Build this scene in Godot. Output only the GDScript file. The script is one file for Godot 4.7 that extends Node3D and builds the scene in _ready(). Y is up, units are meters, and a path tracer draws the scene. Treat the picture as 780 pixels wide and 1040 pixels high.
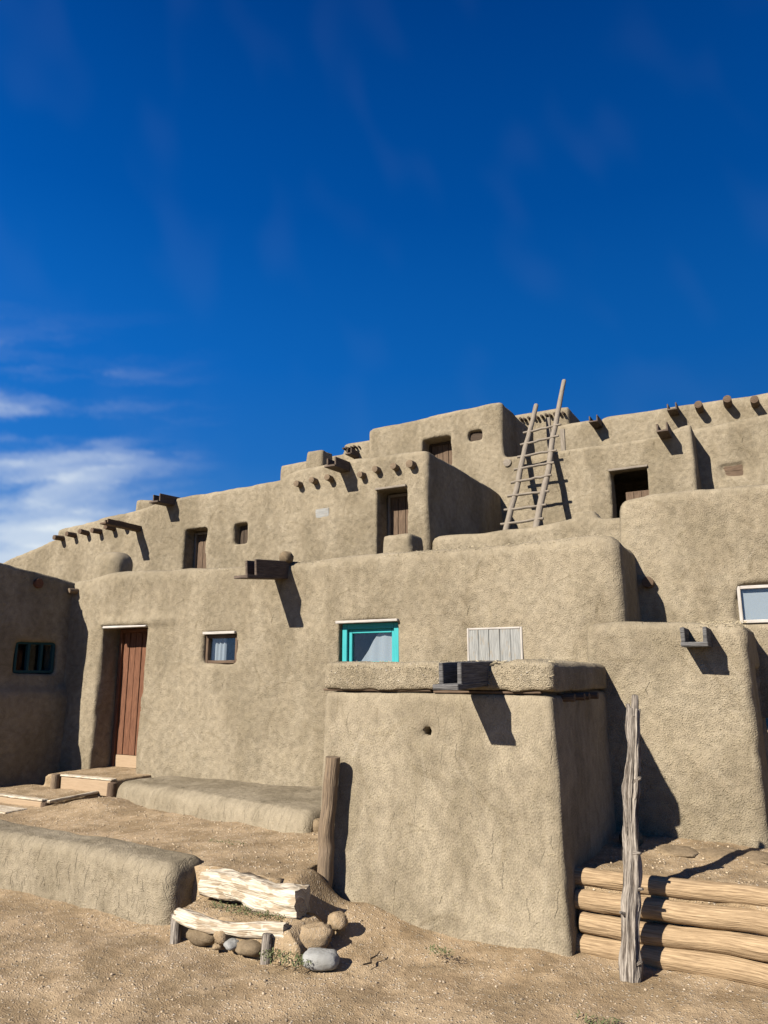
extends Node3D
# An adobe pueblo of stacked flat-roofed houses in low morning sun.
# x runs along the house fronts, z towards the viewer, y up; metres.

var M := {}                       # materials
var rng := RandomNumberGenerator.new()
var names := {}
const SUN_GOES := Vector3(0.34, -0.70, -1.0)

# ------------------------------------------------------------------ soft adobe solids
class Mass:
	var x0: float
	var x1: float
	var zf: float
	var zb: float
	var y0 := -9.0
	var r: float
	var bat := 0.03
	var sbat := 0.02
	var tz := 0.0
	var zx := 0.0
	var px: PackedFloat32Array
	var py: PackedFloat32Array
	func d(p: Vector3) -> float:
		var n := px.size()
		var t := py[n - 1]
		if p.x <= px[0]:
			t = py[0]
		else:
			for i in range(1, n):
				if p.x < px[i]:
					t = lerpf(py[i - 1], py[i], (p.x - px[i - 1]) / (px[i] - px[i - 1]))
					break
		t += tz * (p.z - zf)
		var rise := t - p.y
		var dy := -rise
		var dz := maxf(p.z - zf - zx * (p.x - x0) - bat * rise, zb - p.z)
		var dx := maxf(x0 - sbat * rise - p.x, p.x - x1 - sbat * rise)
		var a := maxf(dx + r, 0.0)
		var b := maxf(dy + r, 0.0)
		var c := maxf(dz + r, 0.0)
		return maxf(sqrt(a * a + b * b + c * c) + minf(maxf(dx, maxf(dy, dz)) + r, 0.0) - r, y0 - p.y)

class Field:
	var masses: Array[Mass] = []
	var cuts: Array = []          # [centre, half size, rounding]
	var holes: Array = []         # [x, y, z of the mouth, radius, depth] bored along z
	var n1 := FastNoiseLite.new()
	var n2 := FastNoiseLite.new()
	var a1 := 0.022
	var a2 := 0.009
	var blend := 0.07
	var ck := 0.02
	func _init(s: int) -> void:
		n1.seed = s
		n1.frequency = 0.9
		n1.fractal_octaves = 2
		n2.seed = s + 7
		n2.frequency = 5.0
		n2.fractal_octaves = 3
	func d(p: Vector3) -> float:
		var v := masses[0].d(p)
		for i in range(1, masses.size()):
			var w := masses[i].d(p)
			var k := maxf(blend - absf(v - w), 0.0) / blend
			v = minf(v, w) - k * k * blend * 0.25
		for c in cuts:
			var h: Vector3 = c[1]
			var q := (p - (c[0] as Vector3)).abs() - h
			var e := Vector3(maxf(q.x, 0.0), maxf(q.y, 0.0), maxf(q.z, 0.0)).length() + minf(maxf(q.x, maxf(q.y, q.z)), 0.0)
			e = -e
			var k2 := maxf(ck - absf(v - e), 0.0) / ck
			v = maxf(v, e) + k2 * k2 * ck * 0.25
		for c in holes:
			var e2 := maxf(Vector2(p.x - c[0], p.y - c[1]).length() - c[3], c[2] - c[4] - p.z)
			v = maxf(v, -e2)
		return v - n1.get_noise_3dv(p) * a1 - n2.get_noise_3dv(p) * a2

func mass(x0: float, x1: float, zf: float, zb: float, r: float, prof: Array, bat := 0.03, sbat := 0.02, y0 := -9.0, tz := 0.0) -> Mass:
	var m := Mass.new()
	m.x0 = x0
	m.x1 = x1
	m.zf = zf
	m.zb = zb
	m.r = r
	m.bat = bat
	m.sbat = sbat
	m.y0 = y0
	m.tz = tz
	for i in range(0, prof.size(), 2):
		m.px.append(prof[i])
		m.py.append(prof[i + 1])
	return m

# surface nets over the cells close to the surface
func nets(f: Field, lo: Vector3, hi: Vector3, h: float, origin := Vector3.ZERO) -> ArrayMesh:
	var B := 4
	var nb := Vector3i(((hi - lo) / (h * B)).ceil())
	var reach := B * h * 0.87 * 1.25 + 0.03
	var verts := PackedVector3Array()
	var where := {}
	var cells: Array[Vector3i] = []
	var signs := PackedByteArray()
	var val := PackedFloat32Array()
	var W := B + 1
	val.resize(W * W * W)
	for bz in nb.z:
		for by in nb.y:
			for bx in nb.x:
				var b0 := lo + Vector3(bx, by, bz) * (B * h)
				if absf(f.d(b0 + Vector3.ONE * (B * h * 0.5))) > reach:
					continue
				var q := 0
				var any_in := false
				var any_out := false
				for k in W:
					for j in W:
						for i in W:
							var v := f.d(b0 + Vector3(i, j, k) * h)
							val[q] = v
							q += 1
							if v < 0.0:
								any_in = true
							else:
								any_out = true
				if not (any_in and any_out):
					continue
				for k in B:
					for j in B:
						for i in B:
							var o := (k * W + j) * W + i
							var c := [val[o], val[o + 1], val[o + W], val[o + W + 1], val[o + W * W], val[o + W * W + 1], val[o + W * W + W], val[o + W * W + W + 1]]
							var inside := 0
							for v in c:
								if v < 0.0:
									inside += 1
							if inside == 0 or inside == 8:
								continue
							var sum := Vector3.ZERO
							var cnt := 0
							for e in EDGES:
								var va: float = c[e[0]]
								var vb: float = c[e[1]]
								if (va < 0.0) != (vb < 0.0):
									var t := va / (va - vb)
									sum += CORNER[e[0]].lerp(CORNER[e[1]], t)
									cnt += 1
							var cell := Vector3i(bx * B + i, by * B + j, bz * B + k)
							where[(cell.z * 4096 + cell.y) * 4096 + cell.x] = verts.size()
							verts.append(b0 + (Vector3(i, j, k) + sum / cnt) * h)
							cells.append(cell)
							signs.append((1 if c[0] < 0.0 else 0) | (2 if c[1] < 0.0 else 0) | (4 if c[2] < 0.0 else 0) | (8 if c[4] < 0.0 else 0))
	var nor := PackedVector3Array()
	nor.resize(verts.size())
	var idx := PackedInt32Array()
	var KY := 4096
	var KZ := 4096 * 4096
	var off := [[KY, KZ], [KZ, 1], [1, KY]]
	for n in cells.size():
		var s := signs[n]
		var key: int = (cells[n].z * 4096 + cells[n].y) * 4096 + cells[n].x
		for ax in 3:
			var s0 := s & 1
			var s1 := (s >> (ax + 1)) & 1
			if s0 == s1:
				continue
			var b: int = where.get(key - int(off[ax][0]), -1)
			var c: int = where.get(key - int(off[ax][0]) - int(off[ax][1]), -1)
			var d: int = where.get(key - int(off[ax][1]), -1)
			if b < 0 or c < 0 or d < 0:
				continue
			var fn := (verts[c] - verts[n]).cross(verts[d] - verts[b])
			if s0 == 1:
				fn = -fn if false else fn
				idx.append_array(PackedInt32Array([n, c, b, n, d, c]))
			else:
				fn = -fn
				idx.append_array(PackedInt32Array([n, b, c, n, c, d]))
			for w in [n, b, c, d]:
				nor[w] += fn
	for n in verts.size():
		nor[n] = nor[n].normalized()
		verts[n] -= origin
	# make sure that the normals point out of the solid
	var good := 0
	for n in range(0, verts.size(), maxi(1, verts.size() / 40)):
		var p := verts[n] + origin
		good += 1 if f.d(p + nor[n] * h) > f.d(p - nor[n] * h) else -1
	if good < 0:
		for n in nor.size():
			nor[n] = -nor[n]
	var arr := []
	arr.resize(Mesh.ARRAY_MAX)
	arr[Mesh.ARRAY_VERTEX] = verts
	arr[Mesh.ARRAY_NORMAL] = nor
	arr[Mesh.ARRAY_INDEX] = idx
	var am := ArrayMesh.new()
	am.add_surface_from_arrays(Mesh.PRIMITIVE_TRIANGLES, arr)
	return am

const CORNER: Array[Vector3] = [Vector3(0, 0, 0), Vector3(1, 0, 0), Vector3(0, 1, 0), Vector3(1, 1, 0), Vector3(0, 0, 1), Vector3(1, 0, 1), Vector3(0, 1, 1), Vector3(1, 1, 1)]
const EDGES: Array = [[0, 1], [2, 3], [4, 5], [6, 7], [0, 2], [1, 3], [4, 6], [5, 7], [0, 4], [1, 5], [2, 6], [3, 7]]

# loose straw sticking out of the mud along a parapet's upper front edge
func straw_edge(parent: Node3D, x0: float, x1: float, z: float, top: float, count: int, s: int, deep := 0.14) -> void:
	var rg := RandomNumberGenerator.new()
	rg.seed = s
	var mm := MultiMesh.new()
	mm.transform_format = MultiMesh.TRANSFORM_3D
	mm.use_colors = true
	mm.mesh = bev(Vector3(1.0, 0.1, 0.1), 0.01)
	mm.instance_count = count
	for i in count:
		var q := pow(rg.randf(), 1.4)
		var x := rg.randf_range(x0, x1)
		var y := top - 0.035 * (1.0 - minf(q * 4.0, 1.0)) - 0.06 * (1.0 if rg.randf() < 0.2 else 0.0)
		var p := Vector3(x, y + rg.randf_range(-0.008, 0.006), z - q * deep + 0.012)
		var b := Basis(Vector3.UP, rg.randf() * TAU) * Basis(Vector3.BACK, rg.randf_range(-0.5, 0.5))
		b = b * Basis.from_scale(Vector3(rg.randf_range(0.012, 0.045), 0.022, 0.026))
		mm.set_instance_transform(i, Transform3D(b, p - parent.position))
		var v := rg.randf_range(0.7, 1.4)
		mm.set_instance_color(i, Color(0.30 * v, 0.25 * v, 0.16 * v))
	var mi := MultiMeshInstance3D.new()
	mi.multimesh = mm
	mi.material_override = M.straw_bit
	mi.name = "straw"
	parent.add_child(mi, true)
	mi.set_meta("kind", "stuff")

# ------------------------------------------------------------------ small shapes
func tri(st: SurfaceTool, p: Array, uv: Array) -> void:
	for i in 3:
		st.set_uv(uv[i])
		st.add_vertex(p[i])

func quad(st: SurfaceTool, a: Vector3, b: Vector3, c: Vector3, d: Vector3, u: Vector3, v: Vector3, shift: Vector2) -> void:
	# clockwise seen from the front
	var w := func(p: Vector3) -> Vector2: return Vector2(p.dot(u), p.dot(v)) + shift
	tri(st, [a, b, c], [w.call(a), w.call(b), w.call(c)])
	tri(st, [a, c, d], [w.call(a), w.call(c), w.call(d)])

# box with chamfered edges, grain (texture u) along its longest side
func bev(size: Vector3, b := 0.006, wear := 0.0, seed_n := 0) -> ArrayMesh:
	var rg := RandomNumberGenerator.new()
	rg.seed = seed_n + 11
	var hs := size * 0.5
	b = minf(b, minf(hs.x, minf(hs.y, hs.z)) * 0.6)
	var P := {}
	for sx in [-1, 1]:
		for sy in [-1, 1]:
			for sz in [-1, 1]:
				var j := Vector3(rg.randf_range(-wear, wear), rg.randf_range(-wear, wear), rg.randf_range(-wear, wear))
				for ax in 3:
					var v := Vector3(sx * (hs.x - (0.0 if ax == 0 else b)), sy * (hs.y - (0.0 if ax == 1 else b)), sz * (hs.z - (0.0 if ax == 2 else b)))
					P[[sx, sy, sz, ax]] = v + j
	var st := SurfaceTool.new()
	st.begin(Mesh.PRIMITIVE_TRIANGLES)
	st.set_smooth_group(-1)
	var long := size.max_axis_index()
	var shift := Vector2(rg.randf(), rg.randf())
	var uvax := func(nrm: int) -> Array:
		var u := Vector3.ZERO
		var v := Vector3.ZERO
		if nrm != long:
			u[long] = 1.0
			v[3 - long - nrm] = 1.0
		else:
			u[(nrm + 1) % 3] = 1.0
			v[(nrm + 2) % 3] = 1.0
		return [u, v]
	var put := func(a: Vector3, bb: Vector3, c: Vector3, dd: Vector3, nrm: int) -> void:
		var ax: Array = uvax.call(nrm)
		var out := (a + bb + c + dd) * 0.25
		var fn := (c - a).cross(bb - a)
		if fn.dot(out) < 0.0:
			quad(st, a, dd, c, bb, ax[0], ax[1], shift)
		else:
			quad(st, a, bb, c, dd, ax[0], ax[1], shift)
	for ax in 3:
		var o1 := (ax + 1) % 3
		var o2 := (ax + 2) % 3
		for s in [-1, 1]:
			var g := []
			for t in [[-1, -1], [1, -1], [1, 1], [-1, 1]]:
				var k := [0, 0, 0, ax]
				k[ax] = s
				k[o1] = t[0]
				k[o2] = t[1]
				g.append(P[k])
			put.call(g[0], g[1], g[2], g[3], ax)
		for s1 in [-1, 1]:
			for s2 in [-1, 1]:
				var ka := [0, 0, 0, o1]
				ka[o1] = s1
				ka[o2] = s2
				ka[ax] = -1
				var kb := ka.duplicate()
				kb[ax] = 1
				var kc := kb.duplicate()
				kc[3] = o2
				var kd := ka.duplicate()
				kd[3] = o2
				put.call(P[ka], P[kb], P[kc], P[kd], o1)
	for sx in [-1, 1]:
		for sy in [-1, 1]:
			for sz in [-1, 1]:
				var a: Vector3 = P[[sx, sy, sz, 0]]
				var bb: Vector3 = P[[sx, sy, sz, 1]]
				var c: Vector3 = P[[sx, sy, sz, 2]]
				if (c - a).cross(bb - a).dot(a) < 0.0:
					tri(st, [a, c, bb], [shift, shift, shift])
				else:
					tri(st, [a, bb, c], [shift, shift, shift])
	st.generate_normals()
	return st.commit()

# pole or log along a path; rough in metres
func tube(path: Array, rad: Array, seg := 12, rough := 0.0, seed_n := 0, freq := 6.0, along := 5.0, dome := 0.25, square := 0.0) -> ArrayMesh:
	var nz := FastNoiseLite.new()
	nz.seed = seed_n
	nz.frequency = 1.0
	nz.fractal_octaves = 3
	var V := PackedVector3Array()
	var U := PackedVector2Array()
	var I := PackedInt32Array()
	var n := path.size()
	var len := 0.0
	for i in n:
		var p: Vector3 = path[i]
		var t: Vector3 = ((path[mini(i + 1, n - 1)] as Vector3) - (path[maxi(i - 1, 0)] as Vector3)).normalized()
		var side := t.cross(Vector3(0.3, 0.1, 0.9) if absf(t.y) > 0.7 else Vector3.UP).normalized()
		var up := side.cross(t)
		if i > 0:
			len += p.distance_to(path[i - 1])
		for s in seg + 1:
			var a := TAU * (s % seg) / seg
			var dir := side * cos(a) + up * sin(a)
			var rr: float = float(rad[i]) * lerpf(1.0, 0.92 / maxf(absf(cos(a)), absf(sin(a))), square)
			rr += rough * nz.get_noise_3d(cos(a) * freq * 0.3, sin(a) * freq * 0.3, len * along)
			V.append(p + dir * rr)
			U.append(Vector2(len + seed_n * 0.37, float(s) / seg * TAU * float(rad[0]) * 1.0 + seed_n * 0.21))
	for i in n - 1:
		for s in seg:
			var a := i * (seg + 1) + s
			var b := a + seg + 1
			I.append_array(PackedInt32Array([a, a + 1, b, a + 1, b + 1, b]))
	# ends
	for e in [0, n - 1]:
		var ring: int = e * (seg + 1)
		var p: Vector3 = path[e]
		var t: Vector3 = ((path[1] as Vector3) - p).normalized() if e == 0 else (p - (path[n - 2] as Vector3)).normalized()
		if e == 0:
			t = -((path[1] as Vector3) - p).normalized()
		var c := V.size()
		V.append(p + t * float(rad[e]) * dome)
		U.append(U[ring])
		for s in seg + 1:
			V.append(V[ring + s])
			U.append(U[ring] + Vector2(0.0, 0.03 * s))
		for s in seg:
			if e == 0:
				I.append_array(PackedInt32Array([c, c + 1 + s + 1, c + 1 + s]))
			else:
				I.append_array(PackedInt32Array([c, c + 1 + s, c + 1 + s + 1]))
	return smooth_mesh(V, U, I)

func smooth_mesh(V: PackedVector3Array, U: PackedVector2Array, I: PackedInt32Array) -> ArrayMesh:
	var N := PackedVector3Array()
	N.resize(V.size())
	for i in range(0, I.size(), 3):
		var fn := (V[I[i + 2]] - V[I[i]]).cross(V[I[i + 1]] - V[I[i]])
		for k in 3:
			N[I[i + k]] += fn
	for i in N.size():
		N[i] = N[i].normalized() if N[i].length() > 1e-12 else Vector3.UP
	var arr := []
	arr.resize(Mesh.ARRAY_MAX)
	arr[Mesh.ARRAY_VERTEX] = V
	arr[Mesh.ARRAY_NORMAL] = N
	arr[Mesh.ARRAY_TEX_UV] = U
	arr[Mesh.ARRAY_INDEX] = I
	var am := ArrayMesh.new()
	am.add_surface_from_arrays(Mesh.PRIMITIVE_TRIANGLES, arr)
	return am

# a straight pole in several rings, ends jittered
func pole(a: Vector3, b: Vector3, r0: float, r1: float, rough := 0.003, seed_n := 0, rings := 10, seg := 12, bow := 0.0, dome := 0.25) -> ArrayMesh:
	var path := []
	var rad := []
	var nz := FastNoiseLite.new()
	nz.seed = seed_n + 3
	nz.frequency = 1.3
	for i in rings + 1:
		var t := float(i) / rings
		var p := a.lerp(b, t)
		var s := sin(t * PI)
		p += Vector3(nz.get_noise_2d(t * 2.0, 0.0), nz.get_noise_2d(t * 2.0, 9.0), nz.get_noise_2d(t * 2.0, 19.0)) * bow * s
		path.append(p)
		rad.append(lerpf(r0, r1, t))
	return tube(path, rad, seg, rough, seed_n, 8.0, 5.0, dome)

func stone(size: Vector3, seed_n: int, rough := 0.25, sub := 9) -> ArrayMesh:
	var nz := FastNoiseLite.new()
	nz.seed = seed_n
	nz.frequency = 0.8
	nz.fractal_octaves = 3
	var V := PackedVector3Array()
	var U := PackedVector2Array()
	var I := PackedInt32Array()
	var R := sub
	var S := sub * 2
	for j in R + 1:
		var th := PI * j / R
		for i in S + 1:
			var ph := TAU * (i % S) / S
			var d := Vector3(sin(th) * cos(ph), cos(th), sin(th) * sin(ph))
			var box := d / maxf(absf(d.x), maxf(absf(d.y), absf(d.z)))
			var q := d.lerp(box, 0.28)
			q *= 1.0 + rough * nz.get_noise_3dv(d * 1.6) + rough * 0.3 * nz.get_noise_3dv(d * 5.0)
			V.append(q * size * 0.5)
			U.append(Vector2(float(i) / S, float(j) / R))
	for j in R:
		for i in S:
			var a := j * (S + 1) + i
			I.append_array(PackedInt32Array([a, a + 1, a + S + 1, a + 1, a + S + 2, a + S + 1]))
	return smooth_mesh(V, U, I)

# ------------------------------------------------------------------ nodes
func numbered(n: String) -> String:
	names[n] = int(names.get(n, 0)) + 1
	return n if names[n] == 1 else "%s_%03d" % [n, names[n] - 1]

func thing(called: String, label: String, category: String, at: Vector3, group := "") -> Node3D:
	var o := Node3D.new()
	o.name = numbered(called)
	add_child(o)
	o.position = at
	o.set_meta("label", label)
	o.set_meta("category", category)
	if group:
		o.set_meta("group", group)
	return o

func tag(o: Node3D, label: String, category: String, group := "") -> void:
	o.set_meta("label", label)
	o.set_meta("category", category)
	if group:
		o.set_meta("group", group)

# a mesh under a thing or part; at is where it stands in the world
func part(parent: Node3D, called: String, mesh: Mesh, mat: Material, at := Vector3.ZERO, turn := Basis.IDENTITY, label := "") -> MeshInstance3D:
	var o := MeshInstance3D.new()
	o.mesh = mesh
	o.material_override = mat
	o.name = called if parent != self else numbered(called)
	parent.add_child(o, true)
	o.global_transform = Transform3D(turn, at)
	if label:
		o.set_meta("label", label)
	return o

func structure(called: String, mesh: Mesh, mat: Material) -> MeshInstance3D:
	var o := part(self, called, mesh, mat)
	o.set_meta("kind", "structure")
	return o

# ------------------------------------------------------------------ textures
func L(r: float, g: float, b: float) -> Color:
	return Color(r, g, b).linear_to_srgb()

func noise_bytes(size: int, freq: float, oct: int, s: int, kind := FastNoiseLite.TYPE_SIMPLEX_SMOOTH) -> PackedByteArray:
	var n := FastNoiseLite.new()
	n.seed = s
	n.noise_type = kind
	n.frequency = freq
	n.fractal_octaves = oct
	var im := n.get_seamless_image(size, size)
	im.convert(Image.FORMAT_L8)
	return im.get_data()

# mud plaster: [albedo, height]
func plaster(size: int, base: Vector3, warm: Vector3, s: int, straws: int, cracks: int, pebbles: int, spread: float, arcs := 0) -> Array:
	var fine := noise_bytes(size, 0.17, 3, s)
	var mid := noise_bytes(size, 0.022, 4, s + 1)
	var big := noise_bytes(size, 0.006, 3, s + 2)
	var n := size * size
	var alb := PackedByteArray()
	alb.resize(n * 3)
	var hgt := PackedByteArray()
	hgt.resize(n)
	var lut := PackedByteArray()
	lut.resize(4096)
	for i in 4096:
		var c := Color(i / 4095.0, 0, 0).linear_to_srgb()
		lut[i] = int(clampf(c.r * 255.0, 0, 255))
	for i in n:
		var f := fine[i] / 255.0 - 0.5
		var m := mid[i] / 255.0 - 0.5
		var w := clampf(big[i] / 255.0 * 1.6 - 0.3, 0.0, 1.0)
		var k := 1.0 + spread * (f * 1.1 + m * 0.75)
		var c := base.lerp(warm, w) * k
		alb[i * 3] = lut[int(clampf(c.x, 0, 1) * 4095)]
		alb[i * 3 + 1] = lut[int(clampf(c.y, 0, 1) * 4095)]
		alb[i * 3 + 2] = lut[int(clampf(c.z, 0, 1) * 4095)]
		hgt[i] = int(clampf(128.0 + f * 85.0 + m * 80.0, 0, 255))
	var a := Image.create_from_data(size, size, false, Image.FORMAT_RGB8, alb)
	var h := Image.create_from_data(size, size, false, Image.FORMAT_L8, hgt)
	var rg := RandomNumberGenerator.new()
	rg.seed = s
	for i in arcs:
		var cx := rg.randf() * size
		var cy := rg.randf() * size
		var ra := rg.randf_range(50.0, 190.0)
		var a0 := rg.randf() * TAU
		var sweep := rg.randf_range(0.5, 1.3)
		var wd := rg.randi_range(5, 14)
		var lift := rg.randf_range(0.04, 0.14)
		var tone := rg.randf_range(-0.035, 0.035)
		var steps := int(ra * sweep)
		for st in steps:
			var aa := a0 + sweep * st / steps
			var fade := sin(PI * st / steps)
			for w in wd:
				var rr := ra + w
				var xi := posmod(int(cx + cos(aa) * rr), size)
				var yi := posmod(int(cy + sin(aa) * rr), size)
				var e := (float(w) / wd) * fade * lift
				var v := clampf(h.get_pixel(xi, yi).r + e - lift * 0.4 * fade, 0, 1)
				h.set_pixel(xi, yi, Color(v, v, v))
				var pc := a.get_pixel(xi, yi)
				a.set_pixel(xi, yi, Color(pc.r + tone * fade, pc.g + tone * fade, pc.b + tone * fade))
	for i in straws:
		var x := rg.randf() * size
		var y := rg.randf() * size
		var ang := rg.randf() * TAU
		var ln := rg.randi_range(3, 11)
		var up := rg.randf() < 0.7
		var c := base * rg.randf_range(1.15, 1.6) if up else base * rg.randf_range(0.7, 0.9)
		var col := L(minf(c.x, 0.8), minf(c.y, 0.75), minf(c.z * 0.9, 0.6))
		for t in ln:
			var xi := posmod(int(x + cos(ang) * t), size)
			var yi := posmod(int(y + sin(ang) * t), size)
			a.set_pixel(xi, yi, a.get_pixel(xi, yi).lerp(col, 0.7))
			h.set_pixel(xi, yi, Color.from_hsv(0, 0, clampf(h.get_pixel(xi, yi).r + (0.16 if up else -0.2), 0, 1)))
	for i in pebbles:
		var x := rg.randi() % size
		var y := rg.randi() % size
		var r := rg.randi_range(1, 3)
		var c := base.lerp(Vector3(0.4, 0.36, 0.3), rg.randf()) * rg.randf_range(0.75, 1.5)
		for dy in range(-r, r + 1):
			for dx in range(-r, r + 1):
				var q := 1.0 - Vector2(dx, dy).length() / (r + 0.5)
				if q > 0.0:
					var xi := posmod(x + dx, size)
					var yi := posmod(y + dy, size)
					a.set_pixel(xi, yi, a.get_pixel(xi, yi).lerp(L(c.x, c.y, c.z), 0.8))
					h.set_pixel(xi, yi, Color.from_hsv(0, 0, clampf(h.get_pixel(xi, yi).r + 0.35 * sqrt(q), 0, 1)))
	for i in cracks:
		var x := rg.randf() * size
		var y := rg.randf() * size
		var dirx := 0.0
		var wide := 1 + rg.randi() % 2
		for t in rg.randi_range(12, 70):
			dirx = clampf(dirx * 0.9 + rg.randf_range(-0.35, 0.35), -0.8, 0.8)
			x += dirx
			y += 1.0
			for w in wide:
				var xi := posmod(int(x) + w, size)
				var yi := posmod(int(y), size)
				h.set_pixel(xi, yi, Color.from_hsv(0, 0, clampf(h.get_pixel(xi, yi).r - 0.4, 0, 1)))
	return [ImageTexture.create_from_image(a), ImageTexture.create_from_image(h)]

# broad stains and patches of a different coat, multiplied over the plaster
func patches(size: int, s: int, lo: Vector3, hi: Vector3) -> ImageTexture:
	var a := noise_bytes(size, 0.016, 5, s)
	var b := noise_bytes(size, 0.05, 4, s + 5)
	var out := PackedByteArray()
	out.resize(size * size * 3)
	for i in size * size:
		var q := a[i] / 255.0 + (b[i] / 255.0 - 0.5) * 0.45
		var t := 0.45 * clampf((q - 0.5) * 1.8 + 0.5, 0.0, 1.0) + 0.3 * smoothstep(0.40, 0.47, q) + 0.25 * smoothstep(0.56, 0.60, q)
		var c := lo.lerp(hi, t)
		out[i * 3] = int(c.x * 255.0)
		out[i * 3 + 1] = int(c.y * 255.0)
		out[i * 3 + 2] = int(c.z * 255.0)
	return ImageTexture.create_from_image(Image.create_from_data(size, size, false, Image.FORMAT_RGB8, out))

func adobe_mat(t: Array, tile: float, relief: float, stain: Texture2D, stain_tile: float, tint := Color.WHITE) -> StandardMaterial3D:
	var m := StandardMaterial3D.new()
	m.albedo_texture = t[0]
	m.albedo_color = tint
	m.roughness = 0.96
	m.metallic_specular = 0.2
	m.uv1_triplanar = true
	m.uv1_world_triplanar = true
	m.uv1_scale = Vector3.ONE / tile
	m.heightmap_enabled = true
	m.heightmap_texture = t[1]
	m.heightmap_scale = relief
	m.detail_enabled = true
	m.detail_blend_mode = BaseMaterial3D.BLEND_MODE_MUL
	m.detail_albedo = stain
	m.detail_uv_layer = BaseMaterial3D.DETAIL_UV_2
	m.uv2_triplanar = true
	m.uv2_world_triplanar = true
	m.uv2_scale = Vector3(1.0 / stain_tile, 0.45 / stain_tile, 1.0 / stain_tile)
	return m

func wood(dark: Vector3, light: Vector3, s: int, relief := 0.25, contrast := 1.0, worn := Vector3.ZERO, worn_share := 0.0) -> StandardMaterial3D:
	var w := 512
	var hgt := 256
	dark *= 0.62
	light *= 0.62
	worn *= 0.62
	var n := FastNoiseLite.new()
	n.seed = s
	n.frequency = 1.0
	n.fractal_octaves = 4
	var a := Image.create(w, hgt, false, Image.FORMAT_RGB8)
	var h := Image.create(w, hgt, false, Image.FORMAT_L8)
	for y in hgt:
		for x in w:
			var u := x / float(w)
			# blend across the seam so that the tile repeats
			var g := lerpf(n.get_noise_2d(u * 3.0, y * 0.11), n.get_noise_2d((u - 1.0) * 3.0, y * 0.11), u)
			var g2 := n.get_noise_2d(u * 9.0 + 40.0, y * 0.42)
			var t := clampf(0.5 + (g * 0.8 + g2 * 0.5) * contrast, 0.0, 1.0)
			var c := dark.lerp(light, t)
			if worn_share > 0.0:
				var q := n.get_noise_2d(u * 5.0 + 90.0, y * 0.03 + 7.0) * 0.5 + 0.5
				if q < worn_share:
					c = c.lerp(worn, clampf((worn_share - q) * 8.0, 0.0, 0.85))
			a.set_pixel(x, y, L(c.x, c.y, c.z))
			h.set_pixel(x, y, Color(t, t, t))
	var m := StandardMaterial3D.new()
	m.albedo_texture = ImageTexture.create_from_image(a)
	m.heightmap_enabled = true
	m.heightmap_texture = ImageTexture.create_from_image(h)
	m.heightmap_scale = relief
	m.roughness = 0.85
	m.metallic_specular = 0.3
	m.uv1_scale = Vector3(1.0 / 0.9, 1.0 / 0.35, 1)
	return m

func flat(c: Vector3, rough := 0.8, spec := 0.4) -> StandardMaterial3D:
	var m := StandardMaterial3D.new()
	m.albedo_color = L(c.x, c.y, c.z)
	m.roughness = rough
	m.metallic_specular = spec
	return m

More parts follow.
